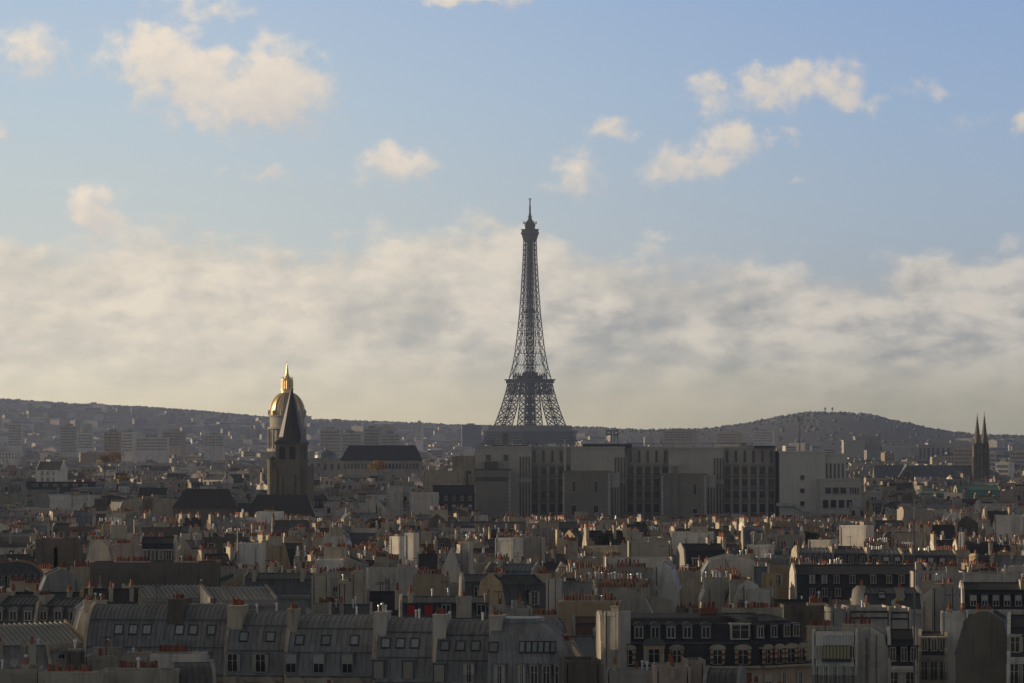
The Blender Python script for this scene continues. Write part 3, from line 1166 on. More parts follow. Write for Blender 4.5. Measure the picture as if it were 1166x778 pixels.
def build_golden_dome():
    D = 2900.0
    s = D / F
    Z = lambda y: PZ(y, D)
    root = thing('domed_church', 'tall domed church with a gilded ribbed dome and lantern, partly hidden by the pointed belfry', 'church', (PX(327, D), D, 0))
    R = 21.2 * s
    b = MB()
    b.box(-19, 19, -19, 19, 0, Z(516), 'stone')
    b.box(-20, 20, -20, 20, Z(516), Z(514), 'stone')
    b.build('base_block', root)
    b = MB()
    b.lathe([(R * 1.08, Z(514)), (R * 1.08, Z(511)), (R * .86, Z(511)), (R * .86, Z(489)), (R * 1.05, Z(488.5)), (R * 1.05, Z(486.5)), (R * .93, Z(486)), (R * .93, Z(475)), (R * 1.0, Z(474.5)), (R * 1.0, Z(473))], 40, 'stone')
    b.build('drum', root)
    for i in range(20):
        a = 2 * math.pi * (i + .5) / 20
        if i % 2 == 0:
            b = MB()
            b.lathe([(1.0, 0), (.85, Z(489) - Z(511))], 8, 'stone')
            add('column', shared_mesh('dome_column', b), root, (R * .98 * math.cos(a), R * .98 * math.sin(a), Z(511)))
        else:
            b = MB()
            b.box(-1.5, 1.5, -.3, .3, 0, 9.5, 'glass')
            b.prism_y([(-1.5, 9.5), (1.5, 9.5), (1.06, 10.6), (0, 11.1), (-1.06, 10.6)], -.3, .3, 'glass')
            add('drum_window', shared_mesh('drum_window', b), root, (R * .875 * math.cos(a), R * .875 * math.sin(a), Z(508)), (0, 0, a + math.pi / 2))
    for i in range(12):
        a = 2 * math.pi * (i + .5) / 12
        b = MB()
        b.lathe([(.8, 0), (.5, 1.5), (.9, 2.2), (.45, 3.4), (.1, 4.4)], 6, 'stone')
        add('finial', shared_mesh('dome_finial', b), root, (R * 1.0 * math.cos(a), R * 1.0 * math.sin(a), Z(473)))
    # the dome shell: lead with gilded ribs and trophies
    n = 48
    prof = []
    h0, h1 = Z(473), Z(446.5)
    for i in range(15):
        a = math.pi / 2 * i / 14 * .93
        prof.append((R * .95 * math.cos(a) ** .9, h0 + (h1 - h0) * math.sin(a)))
    b = MB()
    b.lathe(prof, n, 'dome_lead')
    b.build('dome', root, smooth=True)
    for i in range(12):
        a = 2 * math.pi * (i + .5) / 12
        b = MB()
        for (r0, z0), (r1, z1) in zip(prof, prof[1:]):
            k0, k1 = .07 * r0 + .35, .07 * r1 + .35
            b.hull([(r0 - .3, -k0, z0), (r0 + .55, -k0, z0), (r0 + .55, k0, z0), (r0 - .3, k0, z0)], [(r1 - .3, -k1, z1), (r1 + .55, -k1, z1), (r1 + .55, k1, z1), (r1 - .3, k1, z1)], 'gold')
        add('rib', shared_mesh('dome_rib', b), root, (0, 0, 0), (0, 0, a))
    b = MB()
    b.lathe([(4.6, h1 - .6), (4.6, Z(444)), (5.2, Z(443.8)), (5.2, Z(443)), (3.0, Z(442.9)), (3.0, Z(433)), (4.4, Z(432.8)), (4.4, Z(431.6)), (2.6, Z(431)), (1.6, Z(428)), (1.2, Z(426)), (.75, Z(420)), (.12, Z(413.5))], 16, 'gold')
    for i in range(8):
        a = i * math.pi / 4
        b.bar((4.0 * math.cos(a), 4.0 * math.sin(a), Z(443)), (4.0 * math.cos(a), 4.0 * math.sin(a), Z(433)), .6, 'gold', 6)
        b.bar((4.0 * math.cos(a), 4.0 * math.sin(a), Z(431.6)), (4.0 * math.cos(a), 4.0 * math.sin(a), Z(429)), .45, 'gold', 5, .1)
    b.build('lantern', root)
    b = MB()
    b.bar((0, 0, Z(413.5)), (0, 0, Z(410.5)), .15, 'gold')
    b.bar((-.8, 0, Z(412)), (.8, 0, Z(412)), .15, 'gold')
    b.build('cross', root)


def shared_mesh(key, b):
    if key not in SHARED:
        SHARED[key] = b.mesh(key)
    return SHARED[key]


# ------------------------------------------------------------------ the old church tower


def arch_opening(w, h):
    def fn(b):
        prof = [(-w / 2, 0), (w / 2, 0)] + [(w / 2 * math.cos(math.pi * i / 8), h - w / 2 + w / 2 * math.sin(math.pi * i / 8)) for i in range(9)]
        b.prism_y(prof, -.06, .3, 'rail')  # solid black panel: the shade inside the arch is put into its colour
        out = [((w / 2 + .32) * math.cos(math.pi * i / 8), h - w / 2 + (w / 2 + .32) * math.sin(math.pi * i / 8)) for i in range(9)]
        inn = [(w / 2 * math.cos(math.pi * i / 8), h - w / 2 + w / 2 * math.sin(math.pi * i / 8)) for i in range(9)]
        for i in range(8):
            q = [out[i], out[i + 1], inn[i + 1], inn[i]]
            b.prism_y(q, -.22, .1, 'church_stone')
        for i in range(int(h / .55)):
            b.box(-w / 2, w / 2, -.09, -.061, i * .55, i * .55 + .12, 'dark_frame')
    return shared(f'arch_{w}_{h}', fn)


def build_old_church():
    D = 1270.0
    s = D / F
    Z = lambda y: PZ(y, D)
    yaw = rad(14)
    root = thing('stone_belfry_church', 'old grey stone church with a square belfry and a steep pointed dark spire', 'church', (PX(331, D), D + 5.5, 0), rad(-17))
    h = 4.15
    b = MB()
    b.box(-h, h, -h, h, 0, Z(526), 'church_stone')
    b.box(-h - .25, h + .25, -h - .25, h + .25, Z(526), Z(523.5), 'church_stone')
    b.box(-h + .15, h - .15, -h + .15, h - .15, Z(523.5), Z(506.5), 'church_stone')
    b.box(-h - .2, h + .2, -h - .2, h + .2, Z(506.5), Z(504.5), 'church_stone')
    for sx in (-1, 1):                               # corner buttress strips and colonnettes
        for sy in (-1, 1):
            b.box(sx * h - .6, sx * h + .6, sy * h - .6, sy * h + .6, 0, Z(533), 'church_stone')
            b.box(sx * (h - .55) - .55, sx * (h - .55) + .55, sy * (h - .55) - .55, sy * (h - .55) + .55, Z(523.4), Z(506.6), 'church_stone')
    for t in (-2.1, 2.1):
        b.box(t - .5, t + .5, -h - .5, -h, 0, Z(540), 'church_stone')
        b.box(h, h + .5, t - .5, t + .5, 0, Z(540), 'church_stone')
    b.build('tower_wall', root)
    oh = Z(508) - Z(523)
    for sx in (-1.75, 1.75):
        for k in range(4):
            a = k * math.pi / 2
            x, y = sx, -h + .12
            add('belfry_opening', arch_opening(2.1, round(oh, 2)), root, (x * math.cos(a) - y * math.sin(a), x * math.sin(a) + y * math.cos(a), Z(523.2)), (0, 0, a))
    b = MB()
    b.box(-.45, .45, -.08, .2, 0, 1.5, 'glass')
    b.box(-.6, .6, -.12, .2, 1.5, 1.75, 'church_stone')
    add('small_window', b.mesh('small_window'), root, (1.2, -h, Z(549)))
    # spire: square skirt breaking into an octagon
    b = MB()
    e = h + .45
    sq = []
    for i in range(8):
        a = math.pi / 8 + i * math.pi / 4
        c, q = math.cos(a), math.sin(a)
        m = max(abs(c), abs(q))
        sq.append((c / m * e, q / m * e))
    oct_ = lambda r: [(r * math.cos(math.pi / 8 + i * math.pi / 4), r * math.sin(math.pi / 8 + i * math.pi / 4)) for i in range(8)]
    base = []
    for i in range(8):
        x, y = sq[i]
        base.append((math.copysign(e, x) if abs(x) > abs(y) * .9 else x, y, Z(504.5)))
    lv = [[(x, y, Z(504.5)) for x, y in sq], [(x, y, Z(497.5)) for x, y in oct_(4.25)], [(x, y, Z(480)) for x, y in oct_(3.0)], [(x, y, Z(441.5)) for x, y in oct_(.14)]]
    # corners of the square skirt
    cs = [(e, e), (-e, e), (-e, -e), (e, -e)]
    b.hull(lv[1], lv[2], 'church_lead', caps=False)
    b.hull(lv[2], lv[3], 'church_lead', caps=False)
    ring = lv[1]
    for kx, (cx, cy) in enumerate(cs):
        i0 = [0, 2, 4, 6][kx]
        p, q = ring[i0], ring[(i0 + 1) % 8]
        b.poly([(cx, cy, Z(504.5)), q, p], 'church_lead')
        nx = cs[(kx + 1) % 4]
        i2 = (i0 + 2) % 8
        b.poly([(cx, cy, Z(504.5)), (nx[0], nx[1], Z(504.5)), ring[i2], q], 'church_lead')
    b.box(-e, e, -e, e, Z(505.3), Z(504.6), 'church_lead')
    b.build('spire', root)
    b = MB()
    b.bar((0, 0, Z(442)), (0, 0, Z(437)), .12, 'iron')
    b.bar((-.5, 0, Z(439)), (.5, 0, Z(439)), .1, 'iron')
    b.build('cross', root)
    # round stair turret at the left corner
    b = MB()
    b.lathe([(1.75, 0), (1.75, Z(524)), (1.95, Z(523.8)), (1.95, Z(523))], 14, 'church_stone', -h - 2.2, -h + 3.2)
    b.lathe([(2.0, Z(523)), (.1, Z(519.5))], 14, 'church_lead', -h - 2.2, -h + 3.2)
    b.box(-h - 3.4, -h, -h + 3.5, h, 0, Z(534), 'church_stone')
    b.box(h, h + 2.2, -h + 1.0, h, 0, Z(531), 'church_stone')
    b.build('stair_turret', root)
    # nave and aisle roofs in front and to the left
    g = MB()
    g.place(-2, -13, 0, rad(19))
    x0, x1 = -9, 14
    rz, ez = Z(563), Z(587)
    g.box(x0, x1, -6.2, 6.2, 0, ez - .16, 'church_stone')
    g.hull([(x0 - .4, -6.7, ez - .15), (x1 + .4, -6.7, ez - .15), (x1 + .4, 6.7, ez - .15), (x0 - .4, 6.7, ez - .15)], [(x0 - .4 + 4.5, -.1, rz), (x1 + .4 - 3.0, -.1, rz), (x1 + .4 - 3.0, .1, rz), (x0 - .4 + 4.5, .1, rz)], 'church_lead')
    g.build('nave_roof', root)
    g = MB()
    g.place(-26, -8, 0, rad(21))
    rz, ez = Z(557), Z(578)
    g.box(-12, 9, -5.6, 5.6, 0, ez - .16, 'church_stone')
    g.hull([(-12.4, -6.1, ez - .15), (9.4, -6.1, ez - .15), (9.4, 6.1, ez - .15), (-12.4, 6.1, ez - .15)], [(-12.4 + 4.5, -.1, rz), (9.4 - 3.0, -.1, rz), (9.4 - 3.0, .1, rz), (-12.4 + 4.5, .1, rz)], 'church_lead')
    g.build('choir_roof', root)
    claim(PX(200, D), PX(362, D), D - 24, D + 14)


# ------------------------------------------------------------------ the long stone faculty building


def build_faculty():
    D = 1550.0
    s = D / F
    Z = lambda y: PZ(y, D)
    x = lambda p: (p - 763) * s
    root = thing('faculty_building', 'huge long flat-roofed stone faculty building with tall slit windows and projecting pavilions', 'building', (PX(763, D), D, 0))
    ST, DK = 'faculty_stone', 'faculty_dark'

    def block(name, p0, p1, yt, y0, y1, m=ST, cop=.7):
        b = MB()
        zt = Z(yt)
        b.box(x(p0), x(p1), y0, y1, 0, zt - cop, m)
        b.box(x(p0) - .25, x(p1) + .25, y0 - .25, y1 + .25, zt - cop, zt, m)
        return b.build(name, root)

    def win(p, ytop, ybot, wpx, y, yaw=0.0, name='window'):
        w, h = round(wpx * s, 2), round((ybot - ytop) * s, 2)
        def fn(b):
            b.box(-w / 2, w / 2, -.05, .1, 0, h, 'glass')
            b.box(-w / 2 - .14, -w / 2, -.28, .1, 0, h, ST)
            b.box(w / 2, w / 2 + .14, -.28, .1, 0, h, ST)
            b.box(-w / 2 - .14, w / 2 + .14, -.28, .1, h, h + .2, ST)
            b.box(-w / 2 - .2, w / 2 + .2, -.34, .1, -.2, 0, ST)
            b.box(-.05, .05, -.09, -.051, 0, h, 'dark_frame')
            n = max(1, int(h / 1.3))
            for i in range(1, n):
                b.box(-w / 2, w / 2, -.085, -.052, h * i / n, h * i / n + .07, 'dark_frame')
        add(name, shared(f'faculty_window_{w}_{h}', fn), root, (x(p), y, Z(ybot)), (0, 0, yaw))

    back = 12.0
    # recessed courtyard facades between the blocks
    for p0, p1 in ((605, 650), (711, 762), (824, 885)):
        block('recessed_facade', p0, p1, 508.5, back, back + 16)
    # projecting upper blocks
    block('wall_block', 541, 605.2, 508, 3, back + 15.8)
    block('wall_block', 650, 711.5, 508.5, 3, back + 15.8)
    block('wall_block', 762, 824.5, 509.5, 3, back + 15.8)
    block('end_block', 888, 940, 514, 0, back + 14, 'end_stone')
    block('end_block', 938.5, 964, 516.5, 3, back + 13.8, 'end_stone')
    b = MB()
    b.box(x(885), x(888), 6, back + 12, 0, Z(514), 'dark_frame')  # solid near-black strip standing in for the shade of a gap
    b.build('gap_shade', root)
    # front pavilions of rougher stone, with pale quoins
    for p0, p1, yt in ((640.5, 694, 536), (752, 803, 539)):
        block('pavilion', p0, p1, yt, -9, 3.2, DK)
        block('pavilion_wing', p1 - .3, p1 + 11, yt + 2.5, -6, 2.8, ST)
        q = MB()
        for i in range(22):
            z = Z(592) + i * (Z(yt) - .8 - Z(592)) / 22
            for pe, sg in ((p0, 1), (p1, -1)):
                wq = .9 if i % 2 else .55
                xa = x(pe) - .06
                q.box(min(xa, xa + sg * wq), max(xa, xa + sg * wq) + .06, -9.1, -8.4, z, z + (Z(yt) - .8 - Z(592)) / 22 - .06, 'pale')
        q.build('corner_stones', root)
    for p in (653, 678):
        win(p, 548, 560, 3.6, -9)
        win(p, 575, 586, 5.5, -9)
    for p in (790,):
        win(p, 551, 563, 3.6, -9)
        win(p, 579, 588, 5, -9)
    b = MB()
    b.box(x(765), x(771), -9.6, -9.02, Z(600), Z(531), DK)
    b.box(x(763.5), x(772.5), -9.9, 3, Z(531), Z(528.5), ST)
    b.build('duct_shaft', root)
    # attic slits and rows of windows in the recesses
    for ps in ((609, 619.3, 629.3, 639.2, 648.8), (719, 729, 738.8, 748.8, 758.6), (830, 840, 850, 860, 870.3, 880.5)):
        for p in ps:
            if p < 648 or p > 715:
                win(p, 513, 527, 2.7, back)
        q = MB()                                      # stone piers standing in front of darker spandrels
        q.box(x(ps[0] - 4.2), x(ps[-1] + 4.2), back - .16, back - .02, Z(592), Z(531), DK)
        mids = [ps[0] - 5] + [(a + c) / 2 for a, c in zip(ps, ps[1:])] + [ps[-1] + 5]
        for p in mids:
            q.box(x(p) - .42, x(p) + .42, back - .75, back - .161, Z(592), Z(529.5), ST)
        q.box(x(ps[0] - 5.5), x(ps[-1] + 5.5), back - .8, back - .02, Z(529.5), Z(528.5), ST)
        q.build('stone_piers', root)
        rows = ((532, 541), (545.5, 554), (559.5, 568), (574.5, 584))
        for yt, yb in rows:
            for p in ps:
                win(p, yt, yb, 6.2, back - .16)
    # slit groups at the return of each block
    for p0, yt in ((592.5, 520), (701, 521), (814, 522)):
        for i in range(4):
            win(p0 + 3.4 * i, yt, yt + 24, 1.5, 3, name='slit_window')
            win(p0 + 3.4 * i, yt + 29, 592, 1.5, 3, name='slit_window')
    for p0 in (697, 806):
        for i in range(3):
            win(p0 + 3.1 * i, 555, 590, 1.4, -6, name='slit_window')
    for i in range(5):
        win(942 + 4.6 * i, 528, 545, 1.7, 3, name='slit_window')
    for y0 in (541.5, 556.5, 571):
        win(913.5, y0, y0 + 5, 4.6, 0)
    for p in (556, 576):
        win(p, 518, 525, 5.6, 3)
    # lower wing on the right
    block('low_wing', 932, 979, 545, -6, 8)
    block('low_wing', 978, 1003, 560, -4, 9)
    for i in range(3):
        win(941.5 + 8.6 * i, 555, 562, 6.6, -6)
    for i in range(4):
        win(967 + 2.8 * i, 555, 562, 1.6, -6, name='slit_window')
    for yy in (569, 585):
        for i in range(4):
            win(938.6 + 9 * i, yy, yy + 9, 6, -6)
    for i in range(4):
        win(986.5 + 3 * i, 566, 583, 1.9, -4, name='slit_window')
    # outside stair zigzagging across the end block
    b = MB()
    def flight(pa, ya, pb, yb):
        A, B = Vector((x(pa), -1.0, Z(ya))), Vector((x(pb), -1.0, Z(yb)))
        b.hull([(A.x, -1.9, A.z - .35), (A.x, -.1, A.z - .35), (A.x, -.1, A.z + .95), (A.x, -1.9, A.z + .95)],
               [(B.x, -1.9, B.z - .35), (B.x, -.1, B.z - .35), (B.x, -.1, B.z + .95), (B.x, -1.9, B.z + .95)], 'pale')
    flight(884, 575.5, 903, 575.5)
    flight(903, 575.5, 921, 586)
    flight(921, 586, 906, 594)
    b.box(x(918), x(926), -2.4, -.05, Z(588.5), Z(585), 'pale')
    b.box(x(884), x(915), -4, -.02, 0, Z(595), ST)
    b.build('outside_stair', root)
    # brick pavilion at the left end
    b = MB()
    b.box(x(541), x(581.5), -8, 3.2, 0, Z(535.5), DK)
    b.box(x(540.6), x(581.9), -8.2, 3.3, Z(535.5), Z(534), 'brown')
    b.box(x(541.5), x(581), -8.08, 3, Z(548), Z(543), 'brown')
    b.box(x(552), x(567), -7.6, 2.9, Z(534), Z(525.5), 'brown')
    b.build('brick_pavilion', root)
    q = MB()
    for i in range(24):
        z = Z(590) + i * (Z(537) - Z(590)) / 24
        wq = 1.1 if i % 2 else .6
        q.box(x(581.5) - wq, x(581.5) + .1, -8.3, -7.6, z, z + (Z(537) - Z(590)) / 24 - .07, 'pale')
    q.build('corner_stones', root)
    b = MB()
    for p0, p1, y0, y1 in ((560, 600, 507, 508.5), (664, 720, 505.8, 508.5), (860, 884, 507.5, 508.5)):
        b.box(x(p0), x(p1), 6, 14, Z(y1) - .3, Z(y0), 'dark_frame')
    b.box(x(610), x(616), 8, 11, Z(508), Z(495), 'faculty_dark') if False else None
    b.box(x(572), x(579), 5, 9, Z(508), Z(494), 'faculty_dark')
    b.box(x(642.4), x(644.4), 1.6, 2.8, Z(540), Z(500.5), 'pale')
    b.build('roof_plant', root)
    # open metal frame standing on the roof
    b = MB()
    for p0, p1 in ((691, 697.3), (699.2, 704.6)):
        for a, c, e, f in ((p0, p1, 490, 491.2), (p0, p1, 494.6, 495.8), (p0, p0 + 1, 490, 496), (p1 - 1, p1, 490, 496)):
            b.box(x(a), x(c), 8, 8.5, Z(f), Z(e), 'dark_frame')
    for p in (691.5, 697, 700, 704):
        b.bar((x(p), 8.2, Z(507)), (x(p), 8.2, Z(494)), .09, 'dark_frame')
        b.bar((x(p), 10.5, Z(507)), (x(p), 8.2, Z(496)), .07, 'dark_frame')
    b.build('roof_frame', root)
    b = MB()
    b.bar((x(912), 6, Z(514)), (x(912), 6, Z(478)), .22, 'iron', 6, .12)
    for i, p in enumerate((909.6, 911, 913, 915)):
        b.box(x(p) - .3, x(p) + .3, 5.7, 6.3, Z(480), Z(474), 'pale')
    b.bar((x(909), 6, Z(477)), (x(915.5), 6, Z(477)), .15, 'iron')
    b.build('antenna_mast', root)
    b = MB()
    for i in range(30):
        p = 545 + 335 * i / 30
        b.bar((x(p), 12.8, Z(508.8)), (x(p), 12.8, Z(505.2)), .06, 'dark_frame')
    b.bar((x(545), 12.8, Z(505.2)), (x(880), 12.8, Z(505.2)), .06, 'dark_frame')
    b.build('roof_railing', root)
    claim(PX(536, D), PX(1008, D), D - 14, D + 32)


# ------------------------------------------------------------------ twin spired church on the right


def build_twin_spires():
    D = 2350.0
    s = D / F
    Z = lambda y: PZ(y, D)
    X0 = PX(1117.5, D)
    root = thing('twin_spired_church', 'gothic church with two slender openwork spires and a long grey nave roof', 'church', (X0, D, 0), rad(0))
    x = lambda p: (p - 1117.5) * s
    for p, tip in ((1112.8, 473.5), (1121.8, 472.5)):
        b = MB()
        cx = x(p)
        hw = 2.2
        b.place(cx, 0 if p < 1116 else 4)
        b.box(-hw, hw, -hw, hw, 0, Z(513), 'church_stone')
        for sx in (-1, 1):
            for sy in (-1, 1):
                b.box(sx * hw - .7, sx * hw + .7, sy * hw - .7, sy * hw + .7, 0, Z(520), 'church_stone')
                b.lathe([(.75, Z(520)), (.65, Z(512)), (.85, Z(511.8)), (.05, Z(502.5))], 6, 'church_stone', sx * (hw - .1), sy * (hw - .1))
        for z0, z1 in ((Z(545), Z(532)), (Z(529), Z(516))):
            for t in (-1.15, 1.15):
                b.box(t - .5, t + .5, -hw - .06, -hw + .2, z0, z1, 'glass')
                b.box(-hw - .06, -hw + .2, t - .5, t + .5, z0, z1, 'glass')
        b.box(-hw - .3, hw + .3, -hw - .3, hw + .3, Z(531.5), Z(530), 'church_stone')
        b.box(-hw - .3, hw + .3, -hw - .3, hw + .3, Z(514), Z(512.7), 'church_stone')
        b.lathe([(2.3, Z(512.7)), (2.3, Z(504)), (2.6, Z(503.8)), (2.1, Z(502)), (.13, Z(tip))], 8, 'church_stone', a0=.39)
        for i in range(8):
            a = .39 + i * math.pi / 4
            for j in range(9):
                t = j / 9
                rr = 2.1 * (1 - t) + .13 * t
                zz = Z(502) + (Z(tip) - Z(502)) * t
                b.box(rr * math.cos(a) - .16, rr * math.cos(a) + .16, rr * math.sin(a) - .16, rr * math.sin(a) + .16, zz, zz + .45, 'church_stone')
            b.box(2.31 * math.cos(a + .39) * .93 - .4, 2.31 * math.cos(a + .39) * .93 + .4, 2.31 * math.sin(a + .39) * .93 - .4, 2.31 * math.sin(a + .39) * .93 + .4, Z(511), Z(505), 'glass')
        b.bar((0, 0, Z(tip)), (0, 0, Z(tip) + 1.6), .12, 'iron')
        b.bar((-.5, 0, Z(tip) + 1), (.5, 0, Z(tip) + 1), .12, 'iron')
        b.place(0, 0)
        b.build('spire_tower', root)
    b = MB()
    yy = 9.0
    rz, ez = Z(530), Z(545)
    xa, xb = x(996), x(1109)
    b.place(0, yy)
    b.prism_x([(-7, 0), (-7, ez), (0, rz - .5), (7, ez), (7, 0)], xa, xb, 'church_stone')
    b.prism_x([(-7.4, ez - .1), (0, rz), (7.4, ez - .1), (6.9, ez - .5), (-6.9, ez - .5)], xa + .8, xb, 'blue grey zinc')
    b.box(xa + .8, xb, -12, -7.05, 0, Z(552), 'church_stone')
    b.hull([(xa + .8, -12.4, Z(552)), (xb, -12.4, Z(552)), (xb, -7.1, Z(552)), (xa + .8, -7.1, Z(552))], [(xa + .8, -7.6, Z(548.5)), (xb, -7.6, Z(548.5)), (xb, -7.1, Z(548.5)), (xa + .8, -7.1, Z(548.5))], 'blue grey zinc')
    for i in range(14):
        px_ = xa + 3 + (xb - xa - 5) * i / 14
        b.box(px_, px_ + 1.6, -7.12, -6.9, Z(548), Z(545.8), 'glass')
        b.box(px_ + 2.6, px_ + 3.3, -13.2, -12, 0, Z(553), 'church_stone')
    b.build('nave', root)
    b = MB()
    tx = x(1032)
    b.prism_y([(tx - 5.2, 0), (tx + 5.2, 0), (tx + 5.2, Z(544)), (tx, Z(529.5)), (tx - 5.2, Z(544))], yy - 14, yy, 'church_stone')
    b.prism_y([(tx - 5.5, Z(544.3)), (tx - 5.2, Z(544.6)), (tx, Z(530.2)), (tx + 5.2, Z(544.6)), (tx + 5.5, Z(544.3)), (tx, Z(529.3))], yy - 13.6, yy + .2, 'blue grey zinc')
    rose = [(tx + 1.9 * math.cos(i * .524), Z(541) + 1.9 * math.sin(i * .524)) for i in range(12)]
    b.prism_y(rose, yy - 14.1, yy - 13.8, 'glass')
    b.build('transept', root)
    claim(PX(985, D), PX(1135, D), D - 20, D + 25)


# ------------------------------------------------------------------ palace wings, fort and other far landmarks


def far_windows(root, x0, x1, y, zs, n, w, h, name='window'):
    def fn(b):
        b.box(-w / 2, w / 2, -.1, .1, 0, h, 'glass')
    me = shared(f'far_window_{w}_{h}', fn)
    for z in zs:
        for i in range(n):
            add(name, me, root, (x0 + (x1 - x0) * (i + .5) / n, y, z))


def build_far_landmarks():
    # palace with a colonnade on the hill across the river
    D = 4750.0
    Z = lambda y: PZ(y, D)
    t0 = terrain(PX(1020, D), D)
    root = thing('colonnaded_palace', 'wide pale palace with a long row of tall pillars below the wooded fort hill', 'palace', (PX(1020, D), D, 0))
    x = lambda p: (p - 1020) * D / F
    for p0, p1, yt, y0, m, nm in ((960, 984, 501, -10, 'stone', 'wing'), (975, 1004, 497, 12, 'stone', 'wing'), (1005, 1044, 508, 6, 'pale', 'colonnade_wall'), (1044, 1060, 506.5, -12, 'stone', 'wing'), (1058, 1087, 504.5, 10, 'stone', 'wing')):
        b = MB()
        b.box(x(p0), x(p1), y0, y0 + 30, 0, Z(yt) - 1.5, m)
        b.box(x(p0) - .8, x(p1) + .8, y0 - .8, y0 + 30.8, Z(yt) - 1.5, Z(yt), m)
        b.build(nm, root)
    def col(b):
        b.box(-1.1, 1.1, -1.6, 1.6, 0, Z(510) - Z(524), 'pale')
    def gap(b):
        b.box(-1.3, 1.3, -.2, .2, 0, Z(510) - Z(524), 'glass')
    for i in range(17):
        p = 1007 + 36.5 * i / 16
        add('pillar', shared('palace_pillar', col), root, (x(p), 3.5, Z(524)))
        add('window', shared('palace_window', gap), root, (x(p + 1.1), 5.8, Z(524)))
    for p in (1047, 1051.5, 1056, 1063, 1069, 1075, 1081):
        add('window', shared('palace_window', gap), root, (x(p), -12.2 if p < 1060 else 9.7, Z(524)))
    # long hipped dark roof
    D = 2300.0
    Zb = lambda y: PZ(y, D)
    root = thing('long_roofed_hall', 'long hall under a big dark hipped slate roof beyond the church spire', 'hall', (PX(434, D), D, 0))
    x = lambda p: (p - 434) * D / F
    b = MB()
    b.box(x(389), x(479), 0, 22, 0, Zb(524.5), 'stone')
    b.build('wall', root)
    b = MB()
    b.hull([(x(387), -1, Zb(524.5)), (x(481), -1, Zb(524.5)), (x(481), 23, Zb(524.5)), (x(387), 23, Zb(524.5))], [(x(396), 10, Zb(508)), (x(473), 10, Zb(508)), (x(473), 12, Zb(508)), (x(396), 12, Zb(508))], 'slate')
    b.box(x(396), x(473), 10.4, 11.6, Zb(508) - .1, Zb(508) + .5, 'dark zinc')
    b.build('roof', root)
    far_windows(root, x(391), x(477), 0, [Zb(534)], 22, 1.3, 3.2)
    claim(PX(384, D), PX(484, D), D - 4, D + 30)
    # small blue dome
    D = 2500.0
    Zc = lambda y: PZ(y, D)
    root = thing('domed_hall', 'low stone hall with a squat blue grey dome just right of the belfry', 'hall', (PX(371, D), D, 0))
    b = MB()
    b.box(-16, 16, -6, 8, 0, Zc(523), 'stone')
    b.box(-16.5, 16.5, -6.5, 8.5, Zc(523), Zc(521.5), 'stone')
    b.build('wall', root)
    b = MB()
    b.lathe([(7.4, Zc(521.5)), (7.2, Zc(518.5)), (6.0, Zc(515.5)), (3.6, Zc(513.2)), (1.0, Zc(512.3)), (.8, Zc(511))], 16, 'blue grey zinc')
    b.build('dome', root)
    far_windows(root, -15, 15, -6, [Zc(535)], 7, 2.0, 4.0)
    # fort on the far hill with two masts
    D = 7950.0
    Zf = lambda y: PZ(y, D)
    root = thing('hilltop_fort', 'low grey fort on top of the wooded hill with two thin masts', 'fort', (PX(935, D), D, 0))
    x = lambda p: (p - 935) * D / F
    for p0, p1, yt in ((909, 962, 470.8), (912, 940, 470.2), (968, 975, 472.5)):
        b = MB()
        b.box(x(p0), x(p1), -20 - (940 - p1) * .05, 20, 0, Zf(yt), 'grey')
        b.build('wall', root)
    for p in (939.6, 947.8):
        b = MB()
        b.bar((x(p), 0, Zf(473)), (x(p), 0, Zf(464)), .9, 'iron', 6, .5)
        b.box(x(p) - 2.0, x(p) + 2.0, -1, 1, Zf(467), Zf(464.2), 'pale')
        b.build('mast', root)
    # pale sunlit mansard pavilion with green copper dormers
    D = 1750.0
    Zp = lambda y: PZ(y, D)
    root = thing('ornate_pavilion', 'small cream stone pavilion with green copper mansard roof catching the sun', 'pavilion', (PX(1062, D), D, 0), rad(-24))
    s = D / F
    b = MB()
    b.box(-8, 8, 0, 12, 0, Zp(569), 'cream')
    b.box(-8.3, 8.3, -.3, 12.3, Zp(569), Zp(568), 'cream')
    b.build('wall', root)
    b = MB()
    b.hull([(-8, 0, Zp(568)), (8, 0, Zp(568)), (8, 12, Zp(568)), (-8, 12, Zp(568))], [(-7, 1.5, Zp(560)), (7, 1.5, Zp(560)), (7, 10.5, Zp(560)), (-7, 10.5, Zp(560))], 'copper_green')
    b.build('roof', root)
    for t in (-5.5, -1.8, 1.8, 5.5):
        o = add('dormer', dormer_mesh(1.2, 1.7, 'pediment', 'copper_green'), root, (t, .1, Zp(567)))
        add('window', win_mesh(1.2, 1.7), o, (0, -.03, 0))
        add('window', win_mesh(1.3, 2.4), root, (t, -.02, Zp(576.5)))
    for t in (-7.2, 7.2):
        chimney(root, t, 6, 2.5, 1.0, Zp(566), Zp(554), 4, random.Random(3), m='cream', lod=1)
    claim(PX(1040, D), PX(1084, D), D - 4, D + 16)


build_iron_tower()
build_golden_dome()
build_old_church()
build_faculty()
build_twin_spires()
build_far_landmarks()

# ------------------------------------------------------------------ the near roofs, front to back


def xl(pxs, pc, D):
    return [(p - pc) * D / F for p in pxs]


